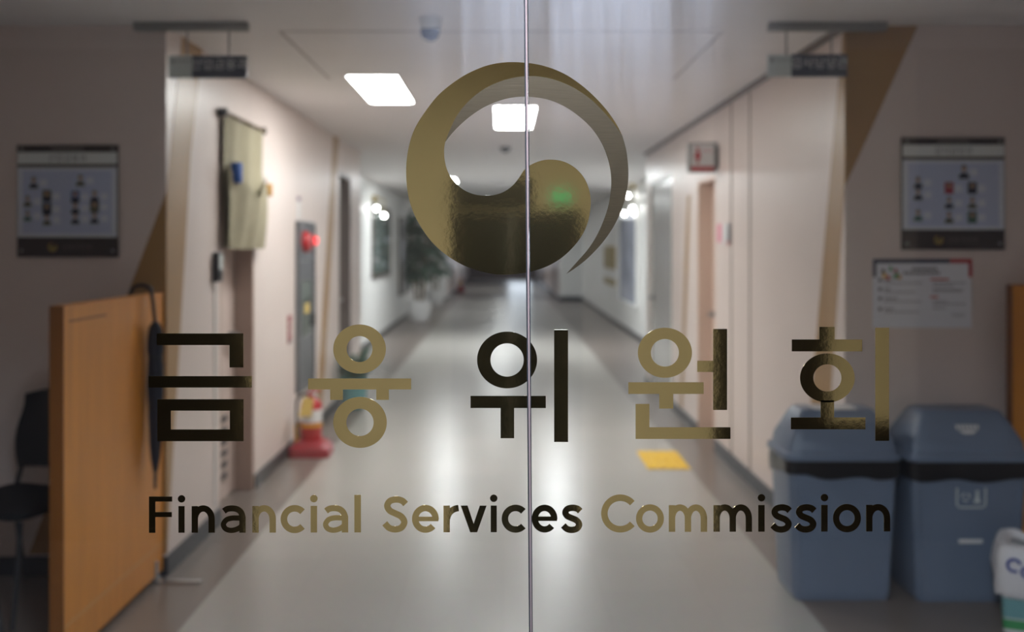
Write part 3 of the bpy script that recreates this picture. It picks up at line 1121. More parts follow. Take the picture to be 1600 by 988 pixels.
staff_board('brown-framed staff portrait board on the left wall above the wooden partition', -2.29, -1.812, 1.505, 2.035, '산업금융과', [
    (0.17, 0.665, 1.0, 'suit', None), (0.63, 0.685, 1.0, 'suit_olive', None),
    (0.11, 0.50, 0.95, 'suit_olive', None), (0.11, 0.37, 0.9, 'suit_green', None),
    (0.30, 0.545, 1.0, 'suit', 'suit_olive'), (0.30, 0.43, 1.0, 'suit', 'suit'), (0.30, 0.335, 0.95, 'suit_olive', None),
    (0.58, 0.54, 1.0, 'suit', 'photo_blue'), (0.58, 0.44, 1.0, 'suit', None), (0.58, 0.345, 0.95, 'suit', None),
    (0.77, 0.545, 1.0, 'suit', None), (0.77, 0.45, 1.0, 'suit_olive', 'suit_olive'), (0.77, 0.35, 0.95, 'suit', None)])
staff_board('brown-framed staff portrait board on the right wall above the white notice', 1.883, 2.37, 1.54, 2.07, '감사담당관', [
    (0.60, 0.695, 1.2, 'suit', None),
    (0.155, 0.60, 1.0, 'suit', None), (0.155, 0.495, 1.0, 'suit', None), (0.155, 0.31, 1.0, 'suit_green', None),
    (0.455, 0.55, 1.0, 'suit_red', 'suit_red'), (0.455, 0.42, 1.0, 'suit', None), (0.455, 0.29, 1.0, 'suit_olive', None),
    (0.68, 0.55, 1.0, 'suit', 'suit'), (0.68, 0.42, 1.0, 'suit_olive', None), (0.68, 0.29, 1.0, 'suit_green', 'suit_green')])

# notice below the right board
nt_ = thing('wall_notice', 'white printed notice with navy and red corner borders below the right board', 'notice', (1.984, DW, 1.172))
a, Hh = 0.234, 0.325
MB().box(-a, a, -0.006, -0.001, 0, Hh).build('sheet', M['paper'], nt_, bevel=0.002)
m = MB()
m.box(-a, 0.13, -0.0068, -0.006, Hh - 0.020, Hh)
m.box(-a, -a + 0.016, -0.0068, -0.006, Hh - 0.085, Hh - 0.020)
m.build('navy_border', M['ink_navy'], nt_)
m = MB()
m.box(0.13, a, -0.0068, -0.006, Hh - 0.020, Hh)
m.box(a - 0.016, a, -0.0068, -0.006, Hh - 0.085, Hh - 0.020)
m.build('red_border', M['ink_red'], nt_)
dots = [(-0.185, 0.272, 'brown_board'), (-0.18, 0.252, 'tactile'), (-0.162, 0.243, 'red'), (-0.13, 0.248, 'green'), (-0.118, 0.255, 'green'),
        (-0.108, 0.245, 'orange_cloth'), (-0.126, 0.275, 'suit_red'), (-0.15, 0.285, 'green')]
for x, z, k in dots:
    m = MB()
    m.prism(ring_pts(x, z, 0.0065, 0.0065, 14), fn_face, 0.006, 0.0068)
    m.prism([(x - 0.011, z - 0.016), (x + 0.011, z - 0.016), (x + 0.007, z - 0.004), (x - 0.007, z - 0.004)], fn_face, 0.006, 0.0066)
    m.build('printed_figure', M[k], nt_)
m = MB()
for z, x0, x1 in ((0.278, -0.05, 0.06), (0.258, -0.09, 0.085)):
    x = x0
    while x < x1:
        m.box(x, x + 0.014, -0.0066, -0.006, z - 0.006, z + 0.007)
        x += 0.0175
m.build('heading', M['ink_grey'], nt_)
for k, z in enumerate((0.225, 0.182, 0.138, 0.088)):
    MB().prism(ring_pts(-0.20, z, 0.0085, 0.0085, 16), fn_face, 0.006, 0.0068).build('bullet', M['ink_navy'], nt_)
m = MB()
m2 = MB()
for z, x0, x1, big in ((0.225, -0.182, -0.148, 1), (0.211, -0.178, 0.0, 0), (0.182, -0.182, -0.148, 1), (0.168, -0.178, -0.03, 0), (0.138, -0.182, -0.12, 1),
                       (0.124, -0.178, -0.005, 0), (0.088, -0.182, -0.135, 1), (0.074, -0.178, -0.02, 0),
                       (0.211, 0.05, 0.205, 0), (0.198, 0.05, 0.15, 0), (0.180, 0.05, 0.195, 0), (0.172, 0.05, 0.19, 0), (0.124, 0.05, 0.12, 0),
                       (0.112, 0.05, 0.205, 0), (0.092, 0.05, 0.11, 0), (0.060, 0.14, 0.20, 0)):
    x = x0
    while x < x1:
        l = random.uniform(0.008, 0.02)
        m.box(x, min(x + l, x1), -0.0064, -0.006, z - (0.004 if big else 0.0025), z + (0.004 if big else 0.0025))
        x += l + 0.004
m.build('body_text', M['ink_grey'], nt_)
m2.box(0.038, 0.125, -0.0064, -0.006, 0.224, 0.233)
m2.box(0.038, 0.075, -0.0064, -0.006, 0.141, 0.150)
m2.build('red_text', M['ink_red'], nt_)

# ------------------------------------------------------------------ wooden partition, left, with umbrella
pt = thing('partition', 'orange wooden partition standing out from the left wall, umbrella on it', 'partition', (-1.626, 4.13, 0))
PY0, PY1 = -0.50, 0.575
MB().box(-0.024, 0.024, PY0 + 0.006, PY1, 0.03, 1.33).build('board', M['wood'], pt)
MB().box(-0.026, 0.026, PY0, PY0 + 0.006, 0.03, 1.34).build('edge_band', M['wood_edge_shade'], pt)
MB().box(-0.026, 0.026, PY0 + 0.006, PY1, 1.33, 1.34).build('top_band', M['wood'], pt)
MB().box(0.024, 0.0255, PY0 + 0.01, PY1, 0.155, 0.168).build('kick_strip', M['wood_pale'], pt)
MB().box(0.024, 0.0248, PY0 + 0.05, PY0 + 0.40, 1.276, 1.284).build('scuff_mark', M['wood_scuff'], pt)
for y in (PY0 + 0.10, PY1 - 0.10):
    f = MB()
    f.box(-0.22, 0.235, y - 0.018, y + 0.018, 0.0, 0.012)
    f.box(0.026, 0.030, y - 0.018, y + 0.018, 0.012, 0.10)
    f.box(-0.030, -0.026, y - 0.018, y + 0.018, 0.012, 0.10)
    f.box(-0.03, 0.03, y - 0.018, y + 0.018, 0.012, 0.03)
    f.build('foot', M['chrome'], pt, bevel=0.002)

um = thing('umbrella', 'closed navy umbrella hooked over the far end of the left wooden partition', 'umbrella', (-1.561, 4.48, 0))
hk = [(-0.108, 0, 1.315), (-0.108, 0, 1.345)] + [(-0.063 + 0.045 * math.cos(t), 0, 1.352 + 0.03 * math.sin(t)) for t in [PI * (1 - k / 10) for k in range(11)]]
hk = [(x, y, z) for x, y, z in hk] + [(-0.012, 0, 1.31), (0, 0, 1.20)]
MB().tube(catmull(hk, n=4), 0.0085, 10).build('handle', M['black'], um, smooth=True)
rs = []
for z, r in ((1.215, 0.014), (1.19, 0.026), (1.15, 0.031), (1.09, 0.033), (1.06, 0.028), (1.02, 0.032), (0.92, 0.034), (0.80, 0.031), (0.68, 0.026), (0.60, 0.018), (0.545, 0.009)):
    rs.append([(r * (1 + 0.13 * math.cos(6 * t + 9 * z)) * math.cos(t), r * (1 + 0.13 * math.cos(6 * t + 9 * z)) * math.sin(t), z) for t in [2 * PI * k / 30 for k in range(30)]])
MB().rings(rs).build('canopy', M['navy'], um, smooth=True)
MB().tube([(0, 0, 1.065), (0, 0, 1.055)], 0.034, 20).build('strap', M['black'], um)
MB().lathe([(0.008, 0.548), (0.007, 0.50), (0.006, 0.47), (0.003, 0.465)], 12).build('tip', M['charcoal'], um, smooth=True)

# second partition, right edge of the view
p2 = thing('partition', 'orange wooden partition behind the right bin, at the right edge', 'partition', (2.635, 4.60, 0))
MB().box(-0.29, 0.30, -0.024, 0.024, 0.03, 1.37).build('board', M['wood'], p2)
MB().box(-0.295, -0.29, -0.026, 0.026, 0.03, 1.38).build('edge_band', M['wood_edge_shade'], p2)
MB().box(-0.29, 0.30, -0.026, 0.026, 1.37, 1.38).build('top_band', M['wood'], p2)
for x in (-0.2, 0.2):
    MB().box(x - 0.018, x + 0.018, -0.2, 0.09, 0, 0.03).build('foot', M['chrome'], p2)


# ------------------------------------------------------------------ black chairs in the left corner
def chair(label, loc, rz):
    t = thing('stacking_chair', label, 'chair', loc, rz, None)
    s = MB()
    s.rings([[(x, y, z + 0.03 * (y * 2) ** 2) for x, y in rrect(hw, hd, 0.07)] for hw, hd, z in ((0.21, 0.20, 0.43), (0.23, 0.22, 0.44), (0.23, 0.22, 0.465), (0.21, 0.20, 0.475))])
    s.build('seat', M['seat_cloth'], t, smooth=True)
    b = MB()
    n = 10
    front, back = [], []
    for k in range(9):
        v = k / 8
        z = 0.55 + 0.36 * v
        wd = 0.22 * (0.82 + 0.18 * math.sin(PI * min(1, v * 1.1 + 0.1)))
        for i in range(n + 1):
            u = -1 + 2 * i / n
            y = 0.225 + 0.05 * v - 0.05 * (u * u) + (0.02 * (1 - v))
            front.append((u * wd, y, z - 0.03 * u * u * v))
            back.append((u * wd, y + 0.025, z - 0.03 * u * u * v))
    q = n + 1
    fs = []
    N = len(front)
    for k in range(8):
        for i in range(n):
            a_ = k * q + i
            fs.append((a_, a_ + 1, a_ + q + 1, a_ + q))
            fs.append((N + a_, N + a_ + q, N + a_ + q + 1, N + a_ + 1))
    for i in range(n):
        fs.append((i, N + i, N + i + 1, i + 1))
        c = 8 * q + i
        fs.append((c, c + 1, N + c + 1, N + c))
    for k in range(8):
        c = k * q
        fs.append((c, c + q, N + c + q, N + c))
        c = k * q + n
        fs.append((c, N + c, N + c + q, c + q))
    b.add(front + back, fs)
    b.build('backrest', M['black'], t, smooth=True)
    for sx in (-1, 1):
        MB().tube(catmull([(sx * 0.225, -0.235, 0.012), (sx * 0.215, -0.20, 0.25), (sx * 0.20, -0.17, 0.43)], n=4), 0.011, 8).build('leg', M['charcoal'], t, smooth=True)
        MB().tube(catmull([(sx * 0.225, 0.275, 0.012), (sx * 0.215, 0.22, 0.25), (sx * 0.205, 0.20, 0.45), (sx * 0.19, 0.245, 0.62), (sx * 0.185, 0.28, 0.78)], n=4), 0.011, 8).build('leg', M['charcoal'], t, smooth=True)
    return t


chair('black chair cut off by the left edge, nearer of two beside the partition', (-2.22, 3.72, 0), math.radians(150))
chair('black chair in the corner behind the wooden partition, farther of two', (-2.10, 4.30, 0), math.radians(-20))


# ------------------------------------------------------------------ bins
def bin_(label, x0, x1, y0, y1, marks):
    cx, cy = (x0 + x1) / 2, (y0 + y1) / 2
    hw, hd = (x1 - x0) / 2, (y1 - y0) / 2
    t = thing('waste_bin', label, 'bin', (cx, cy, 0))
    b = MB()
    b.rings([[(x, y, z) for x, y in rrect(hw * a_, hd * a_, 0.035)] for z, a_ in
             ((0.0, 0.80), (0.012, 0.825), (0.05, 0.83), (0.30, 0.875), (0.56, 0.92), (0.60, 0.93))])
    b.build('body', M['bin'], t, smooth=True)
    rb = MB()
    for sx in (-1, 1):
        rb.rings([[(sx * hw * (0.83 + 0.145 * z - 0.11) + dx, -hd * (0.825 + 0.165 * z) - dy, z) for dx, dy in ((-0.012, -0.004), (0.012, -0.004), (0.006, 0.006), (-0.006, 0.006))]
                  for z in (0.04, 0.52)])
    rb.build('corner_rib', M['bin'], t)
    ln = MB()
    rs = []
    ring0 = dense(rrect(hw, hd, 0.04, 8))
    for k, (z, a_) in enumerate(((0.54, 0.945), (0.56, 0.965), (0.585, 0.965), (0.615, 0.955), (0.618, 0.90))):
        rr = []
        for i, (x, y) in enumerate([(px * a_, py * a_) for px, py in ring0]):
            w_ = noise.noise(Vector((x * 9 + cx * 3, y * 9, z * 5))) * 0.012
            rr.append((x * (1 + w_ * 1.5), y * (1 + w_ * 1.5), z + (noise.noise(Vector((x * 4.5 + cx * 5, y * 6, 3))) * 0.05 if k == 0 else 0)))
        rs.append(rr)
    ln.rings(rs, cap=False)
    o = ln.build('bin_liner', M['liner'], t, smooth=True)
    o['label'] = 'black bin liner folded over the rim'
    ld = MB()
    ld.rings([[(x, y, z) for x, y in rrect(hw * a_, hd * c_, r_, 2)] for z, a_, c_, r_ in
              ((0.618, 0.985, 0.985, 0.04), (0.622, 1.0, 1.0, 0.045), (0.642, 1.0, 1.0, 0.045), (0.648, 0.985, 0.985, 0.04), (0.650, 0.92, 0.90, 0.03),
               (0.70, 0.885, 0.84, 0.022), (0.80, 0.70, 0.57, 0.022), (0.822, 0.645, 0.49, 0.02), (0.828, 0.62, 0.46, 0.02), (0.83, 0.58, 0.42, 0.02))])
    ld.build('lid', M['bin'], t, smooth=True)
    fl = MB()       # raised swing flap on the front slope
    fl.rings([[(hw * 0.70 * k * sx, -hd * f_ - 0.003 * q, z) for sx, k, f_, z in
               ((-1, 1.0, 0.84, 0.703), (1, 1.0, 0.84, 0.703), (1, 0.86, 0.602, 0.787), (-1, 0.86, 0.602, 0.787))] for q in (0, 1)])
    fl.build('flap', M['bin'], t, bevel=0.002)
    if marks:
        def lid_face(u, v, d):
            f_ = v / 0.1
            return (u, -hd * (0.84 - 0.27 * f_) - 0.009 - d, 0.70 + v)
        m = MB()
        for k in range(6):
            u = -0.05 + 0.0175 * k
            m.prism([(u, 0.055), (u + 0.012, 0.055), (u + 0.012, 0.072), (u, 0.072)], lid_face, 0, 0.001)
        m.prism([(-0.042, 0.05), (0.042, 0.05), (0.02, 0.036), (-0.02, 0.036)], lid_face, 0, 0.001)
        m.build('lid_mark', M['letter_white'], t)

        def face(u, v, d):
            return (u, -hd * (0.83 + 0.165 * v) - 0.004 - d, v)
        m = MB()
        m.ribbon([(-0.062, 0.505), (-0.062, 0.43), (-0.05, 0.42), (0.05, 0.42), (0.062, 0.43), (0.062, 0.505)], 0.006, face, 0, 0.001)
        for k in range(3):
            a0 = 90 + 120 * k
            m.ribbon(arc(-0.024, 0.465, 0.016, 0.016, a0 + 15, a0 + 95, 8), 0.006, face, 0, 0.001)
        m.prism([(0.012, 0.44), (0.04, 0.44), (0.04, 0.452), (0.012, 0.452)], face, 0, 0.001)
        m.prism([(0.019, 0.452), (0.033, 0.452), (0.033, 0.478), (0.019, 0.478)], face, 0, 0.001)
        m.prism(ring_pts(0.026, 0.488, 0.007, 0.007, 12), face, 0, 0.001)
        m.build('recycling_mark', M['sign_pale'], t)
        m = MB()
        m.prism([(-0.052, 0.262), (0.052, 0.262), (0.052, 0.28), (-0.052, 0.28)], face, 0, 0.001)
        m.build('small_label', M['letter_white'], t)
    return t


bin_('slate-blue swing-lid bin nearer the corridor, with a paper slip on its lid', 1.235, 1.755, 4.34, 4.69, False)
bin_('slate-blue swing-lid bin beside the wooden partition, with printed recycling mark', 1.765, 2.315, 4.32, 4.69, True)
m = MB()
m.prism([(-0.10, -0.07), (0.09, -0.075), (0.10, 0.055), (-0.095, 0.06)], lambda u, v, d: (u, v, d + 0.004 * math.cos(u * 30)), 0, 0.0015)
o = m.build('paper_slip', M['letter_white'], loc=(1.49, 4.50, 0.8345))
tag(o, 'white paper slip lying on top of the left bin lid', 'paper')

# carton lined with a white plastic bag, bottom right
ct = thing('lined_carton', 'small printed carton with a white plastic bag hung over it, bottom right corner', 'box', (2.225, 4.06, 0), math.radians(-25))
MB().rings([[(x, y, z) for x, y in rrect(0.165 + 0.02 * z, 0.12 + 0.02 * z, 0.012, 2)] for z in (0.0, 0.30)]).build('carton', M['white_plastic'], ct)
m = MB()
m.rings([[(x, y, z) for x, y in rrect(0.168 + 0.02 * z, 0.123 + 0.02 * z, 0.012, 2)] for z in (0.015, 0.055)], cap=False)
m.build('green_stripe', M['green'], ct)
m = MB()
m.rings([[(x, y, z) for x, y in rrect(0.168 + 0.02 * z, 0.123 + 0.02 * z, 0.012, 2)] for z in (0.06, 0.14)], cap=False)
m.build('blue_print', M['teal'], ct)
rs = []
bag0 = dense(rrect(0.172, 0.128, 0.05, 8))
for k, (z, a_) in enumerate(((0.15, 1.10), (0.19, 1.16), (0.25, 1.18), (0.31, 1.14), (0.345, 1.08), (0.35, 0.9), (0.32, 0.8))):
    rr = []
    for i, (x, y) in enumerate([(px * a_, py * a_) for px, py in bag0]):
        w_ = noise.noise(Vector((x * 16, y * 16, z * 11))) * 0.07
        rr.append((x * (1 + w_), y * (1 + w_), z + noise.noise(Vector((x * 13, y * 13, 7))) * 0.02))
    rs.append(rr)
bg = MB().rings(rs, cap=False).build('plastic_bag', M['bag'], ct, smooth=True)
m = MB()
for k, (u, v, r0) in enumerate(((-0.13, 0.285, 0.024), (-0.085, 0.262, 0.018), (-0.035, 0.28, 0.022), (0.03, 0.27, 0.02), (0.09, 0.28, 0.022))):
    m.ribbon(arc(u, v, r0, r0, 20, 300, 14), 0.011, lambda uu, vv, d: (uu, -0.163 - d, vv), 0, 0.001)
m.build('blue_lettering', M['ink_blue'], bg)

# ------------------------------------------------------------------ left corridor wall
# khaki cloth over the doorway, gathered and tied at the middle
cl = thing('door_curtain', 'khaki cloth hung from a rod over the left doorway, knotted with blue tie', 'curtain', (XL, 6.03, 1.55))
MB().tube([(0.045, -0.47, 0.755), (0.045, 0.47, 0.755)], 0.009, 10).build('rod', M['stem'], cl)
for y in (-0.46, 0.46):
    MB().box(0.0, 0.05, y - 0.012, y + 0.012, 0.735, 0.78).build('rod_bracket', M['charcoal'], cl)
cw = MB()
ny, nz = 44, 36
front = []
for k in range(nz + 1):
    v = k / nz                      # 0 top, 1 bottom
    for i in range(ny + 1):
        u = -1 + 2 * i / ny
        yw = 0.44
        d = 0.032 + 0.008 * math.sin(u * 9 + 2 * v)
        if v > 0.36:
            s_ = (v - 0.36) / 0.64
            d += 0.016 * math.sin(PI * min(1.0, s_ ** 0.6)) ** 1.1 * (0.55 + 0.45 * u) + 0.008 * math.sin(u * 14 + 5 * s_) * s_
        sag = 0.10 * (1 - u * u) * math.exp(-((v - 0.45) / 0.10) ** 2)
        front.append((d, u * yw, 0.75 - 0.75 * v - sag * 0.6))
q = ny + 1
N = len(front)
back = [(x - 0.004, y, z) for x, y, z in front]
fs = []
for k in range(nz):
    for i in range(ny):
        a_ = k * q + i
        fs.append((a_, a_ + 1, a_ + q + 1, a_ + q))
        fs.append((N + a_, N + a_ + q, N + a_ + q + 1, N + a_ + 1))
cw.add(front + back, fs)
cw.build('cloth', M['cloth'], cl, smooth=True)
pk = MB()
g = []
for k in range(15):
    v = k / 14
    for i in range(21):
        u = -1 + 2 * i / 20
        top = 0.47 - 0.16 * (1 - abs(u)) ** 0.8
        z = top * (1 - v) + 0.0 * v
        g.append((0.048 + 0.055 * (1 - v) * (1 - u * u) + 0.022 * math.sin(PI * (0.12 + 0.80 * v)) * (0.6 + 0.4 * u) + 0.008 * math.sin(u * 10), u * 0.43, z - 0.01))
bk = [(x - 0.004, y, z) for x, y, z in g]
fs = []
for k in range(14):
    for i in range(20):
        a_ = k * 21 + i
        fs.append((a_, a_ + 1, a_ + 22, a_ + 21))
        fs.append((315 + a_, 315 + a_ + 21, 315 + a_ + 22, 315 + a_ + 1))
pk.add(g + bk, fs)
pk.build('front_fold', M['cloth'], cl, smooth=True)
MB().rings([[(0.07 + 0.03 * math.sin(t), -0.33 + s_ * 0.05 * math.cos(t), 0.43 + z) for t in [2 * PI * k / 14 for k in range(14)]] for s_, z in
            ((0.5, -0.06), (1, -0.035), (1, 0.03), (0.6, 0.055))]).build('blue_tie', M['blue'], cl, smooth=True)
MB().rings([[(0.07 + 0.03 * math.sin(t), 0.42 + s_ * 0.04 * math.cos(t), 0.37 + z) for t in [2 * PI * k / 14 for k in range(14)]] for s_, z in
            ((0.5, -0.04), (1, -0.02), (1, 0.025), (0.6, 0.04))]).build('orange_tie', M['orange_cloth'], cl, smooth=True)

rd = thing('card_reader', 'dark card reader on the left wall beside the curtained door', 'card reader', (XL, 5.50, 1.36))
MB().box(0, 0.035, -0.045, 0.045, 0, 0.165).build('housing', M['charcoal'], rd, bevel=0.006)
MB().box(0.035, 0.037, -0.03, 0.03, 0.07, 0.15).build('screen', M['sign_pale'], rd)
MB().box(0.035, 0.038, -0.03, 0.03, 0.015, 0.055).build('keypad', M['black'], rd)
o = box('cable_duct', M['wall_white'], XL, XL + 0.006, 5.490, 5.510, 0.12, 1.355)
tag(o, 'thin white cable duct running down from the card reader', 'cable duct')

# fire hose cabinet
hc = thing('fire_hose_cabinet', 'tall steel fire hose cabinet with red lamp on the left wall', 'fire cabinet', (XL, 7.98, 0.42))
m = MB()
m.box(0, 0.03, -0.34, -0.31, 0, 1.33)
m.box(0, 0.03, 0.31, 0.34, 0, 1.33)
m.box(0, 0.03, -0.31, 0.31, 0, 0.03)
m.box(0, 0.03, -0.31, 0.31, 1.30, 1.33)
m.box(0, 0.03, -0.31, 0.31, 1.02, 1.05)
m.build('frame', M['cabinet'], hc, bevel=0.002)
MB().box(0, 0.02, -0.31, 0.31, 1.05, 1.30).build('top_panel', M['cabinet'], hc)
dr = MB().box(0, 0.022, -0.305, 0.305, 0.035, 1.015).build('door', M['cabinet'], hc, bevel=0.002)
MB().box(0.022, 0.024, -0.2, 0.2, 0.42, 0.86).build('window_pane', M['dark_glass'], dr)
MB().box(0.022, 0.045, 0.23, 0.26, 0.48, 0.58).build('pull_handle', M['charcoal'], dr)
MB().box(0.024, 0.0255, -0.09, 0.09, 0.60, 0.68).build('yellow_label', M['yellow'], dr)
MB().lathe([(0.085, 0.0), (0.085, 0.02), (0.07, 0.045), (0.03, 0.055)], 24).build('alarm_bell', M['red'], hc, smooth=True)
bell = hc.children[-1]
for o in hc.children:
    if o.name.startswith('alarm_bell'):
        o.rotation_euler = (0, PI / 2, 0)
        o.location = (0.02, -0.08, 1.17)
o = MB().lathe([(0.05, 0.0), (0.05, 0.03), (0.042, 0.04)], 20).build('lamp_base', M['red'], hc, smooth=True)
o.rotation_euler = (0, PI / 2, 0)
o.location = (0.02, 0.16, 1.18)
o2 = MB().lathe([(0.034, 0.04), (0.034, 0.05), (0.025, 0.06), (0.01, 0.064)], 20).build('lit_lens', M['red_glow'], o, smooth=True)
o2['label'] = 'glowing red lens'

fs_ = thing('fire_sign', 'small white sign with violet top above the fire hose cabinet', 'sign', (XL, 7.76, 1.77))
MB().box(0, 0.006, -0.05, 0.05, 0, 0.17).build('plate', M['white_plastic'], fs_)
MB().box(0.0, 0.007, -0.05, 0.05, 0.14, 0.17).build('top_band', mat('violet_band', rgb(120, 80, 120), 0.5), fs_)
es = thing('extinguisher_sign', 'small red sign low on the left wall before the hose cabinet', 'sign', (XL, 7.43, 0.83))
MB().box(0, 0.006, -0.055, 0.055, 0, 0.21).build('plate', M['dark_red'], es)
MB().box(0.006, 0.007, -0.055, 0.055, 0.0, 0.022).build('lower_band', M['letter_grey'], es)
m = MB()
m.box(0.006, 0.007, -0.012, 0.012, 0.06, 0.12)
m.box(0.006, 0.007, -0.03, 0.03, 0.14, 0.155)
m.build('pictogram', M['letter_white'], es)


# fire extinguisher on its stand
def extinguisher(label, loc):
    t = thing('fire_extinguisher', label, 'fire extinguisher', loc)
    MB().rings([[(x, y, z) for x, y in rrect(hw, hd, 0.03)] for z, hw, hd in ((0.0, 0.15, 0.13), (0.06, 0.15, 0.13), (0.075, 0.13, 0.12), (0.11, 0.105, 0.10), (0.115, 0.07, 0.07))]).build('stand', M['dark_red'], t, smooth=True)
    MB().box(-0.115, -0.095, -0.06, 0.06, 0.09, 0.24).build('stand_upright', M['yellow_band'], t, bevel=0.006)
    MB().lathe([(0.075, 0.105), (0.08, 0.12), (0.08, 0.36), (0.07, 0.395), (0.045, 0.42), (0.025, 0.43), (0.025, 0.445)], 28).build('cylinder', M['red'], t, smooth=True)
    MB().lathe([(0.0815, 0.25), (0.0815, 0.345)], 28).build('label_wrap', M['white_plastic'], t, smooth=True)
    MB().lathe([(0.083, 0.215), (0.083, 0.24)], 28).build('yellow_band', M['yellow_band'], t, smooth=True)
    v = MB()
    v.box(-0.02, 0.02, -0.02, 0.02, 0.44, 0.475)
    v.tube([(0.0, 0, 0.47), (0.03, -0.03, 0.49), (0.075, -0.06, 0.485)], 0.010, 8)
    v.tube([(0.0, 0, 0.475), (0.02, -0.02, 0.515), (0.07, -0.045, 0.535)], 0.010, 8)
    v.build('valve_lever', M['red'], t)
    MB().lathe([(0.018, 0), (0.018, 0.012)], 16).build('gauge', M['white_plastic'], t).location = (0.02, -0.03, 0.46)
    MB().tube(catmull([(-0.02, -0.01, 0.46), (-0.09, -0.04, 0.43), (-0.10, -0.05, 0.32), (-0.095, -0.05, 0.2), (-0.092, -0.045, 0.14)], n=5), 0.010, 8).build('hose', M['black'], t, smooth=True)
    tg = MB()
    tg.prism([(-0.075, 0.30), (0.02, 0.30), (0.035, 0.43), (-0.04, 0.445)], lambda u, v_, d: (u, -0.092 - d + 0.06 * (v_ - 0.30), v_), 0, 0.002)
    tg.build('inspection_tag', M['yellow'], t)
    return t


ex = extinguisher('red fire extinguisher with yellow tag on a red stand by the left skirting', (-1.425, 7.42, 0))
copy_tree(ex, None, (-1.40, 33.5, 0), 'tiny red fire extinguisher far down the corridor by the left wall')


# plants
def leaf_mesh(mb, base, direc, ln, wd, droop):
    d = Vector(direc).normalized()
    side = d.cross(Vector((0, 0, 1)))
    side = side.normalized() if side.length > 1e-3 else Vector((1, 0, 0))
    n = 5
    pts = []
    for i in range(n + 1):
        t = i / n
        c = Vector(base) + d * ln * t + Vector((0, 0, -droop * t * t * ln))
        ww = wd * math.sin(PI * (0.08 + 0.9 * t)) ** 0.8
        pts.append((c - side * ww, c + Vector((0, 0, -0.15 * ww)), c + side * ww))
    vs = [p for r in pts for p in r]
    fs = []
    for i in range(n):
        for j in range(2):
            a_ = i * 3 + j
            fs.append((a_, a_ + 1, a_ + 4, a_ + 3))
    mb.add(vs, fs)


def plant(name, label, loc, pot_r, pot_h, pot_mat, h, crown_r, crown_z, nleaf, leaf_l, leaf_w, stems, seed, cat='potted plant', grassy=False, xmin=-9.0):
    rnd = random.Random(seed)
    t = thing(name, label, cat, loc)
    p = MB()
    p.rings([[(r * math.cos(2 * PI * k / 24), r * math.sin(2 * PI * k / 24), z) for k in range(24)] for r, z in
             ((pot_r * 0.62, 0), (pot_r * 0.8, pot_h * 0.12), (pot_r * 0.97, pot_h * 0.5), (pot_r, pot_h), (pot_r * 0.92, pot_h), (pot_r * 0.9, pot_h * 0.9))])
    p.build('pot', pot_mat, t, smooth=True)
    s_ = MB()
    tips = []
    for k in range(stems):
        a_ = 2 * PI * k / stems + rnd.random()
        top = Vector((math.cos(a_) * crown_r * 0.5, math.sin(a_) * crown_r * 0.5, h * rnd.uniform(0.75, 0.98)))
        base = Vector((math.cos(a_) * pot_r * 0.3, math.sin(a_) * pot_r * 0.3, pot_h * 0.85))
        mid = (base + top) / 2 + Vector((rnd.uniform(-.04, .04), rnd.uniform(-.04, .04), 0))
        path = catmull([tuple(base), tuple(mid), tuple(top)], n=4)
        s_.tube(path, [0.014 * (1 - 0.6 * i / (len(path) - 1)) for i in range(len(path))], 6)
        tips.append(path)
    s_.build('stem', M['stem'], t, smooth=True)
    f = MB()
    for k in range(nleaf):
        path = tips[k % stems]
        i = rnd.randint(max(1, int(len(path) * crown_z)), len(path) - 1) if not grassy else 0
        b = path[i]
        a_ = rnd.random() * 2 * PI
        up = rnd.uniform(0.9, 2.2) if grassy else rnd.uniform(-0.15, 0.9)
        leaf_mesh(f, b, (math.cos(a_), math.sin(a_), up), leaf_l * rnd.uniform(0.7, 1.2), leaf_w * rnd.uniform(0.8, 1.2), rnd.uniform(0.2, 0.7))
    f.v = [(max(x, xmin + 0.02 * math.sin(40 * y + 30 * z)), y, z) for x, y, z in f.v]
    f.build('foliage', M['leaf'], t, smooth=True)
    return t


plant('potted_plant', 'small arching plant in a teal pot behind the second gold syllable', (-1.42, 9.55, 0), 0.13, 0.30, M['teal'], 0.6, 0.16, 0.2, 46, 0.55, 0.028, 5, 3, grassy=True, xmin=-0.12)
plant('potted_tree', 'tall leafy plant in a round white pot by the white hall wall', (-1.70, 20.4, 0), 0.25, 0.44, M['white_pot'], 2.4, 0.42, 0.36, 300, 0.36, 0.095, 7, 5, xmin=-0.29)
plant('potted_tree', 'tall leafy plant farther along the white hall wall, behind the white pot', (-1.72, 25.6, 0), 0.24, 0.42, M['white_pot'], 2.2, 0.40, 0.4, 150, 0.4, 0.09, 6, 9, xmin=-0.31)


# framed pictures and boards in the white hall
def framed(name, label, cat, side, y0, y1, z0, z1, face_mat, frame_mat, part='picture'):
    x = HL if side == 'l' else HR
    s = 1 if side == 'l' else -1
    t = thing(name, label, cat, (x, (y0 + y1) / 2, z0))
    hy, hz = (y1 - y0) / 2, z1 - z0

    def bx(mb, d0, d1, a_, b, c, d):
        mb.box(min(s * d0, s * d1), max(s * d0, s * d1), a_, b, c, d)
    f = MB()
    w_ = 0.06
    bx(f, 0, 0.04, -hy, -hy + w_, 0, hz)
    bx(f, 0, 0.04, hy - w_, hy, 0, hz)
    bx(f, 0, 0.04, -hy + w_, hy - w_, 0, w_)
    bx(f, 0, 0.04, -hy + w_, hy - w_, hz - w_, hz)
    f.build('frame', frame_mat, t)
    p = MB()
    bx(p, 0, 0.025, -hy + w_, hy - w_, w_, hz - w_)
    p.build(part, face_mat, t)
    return t


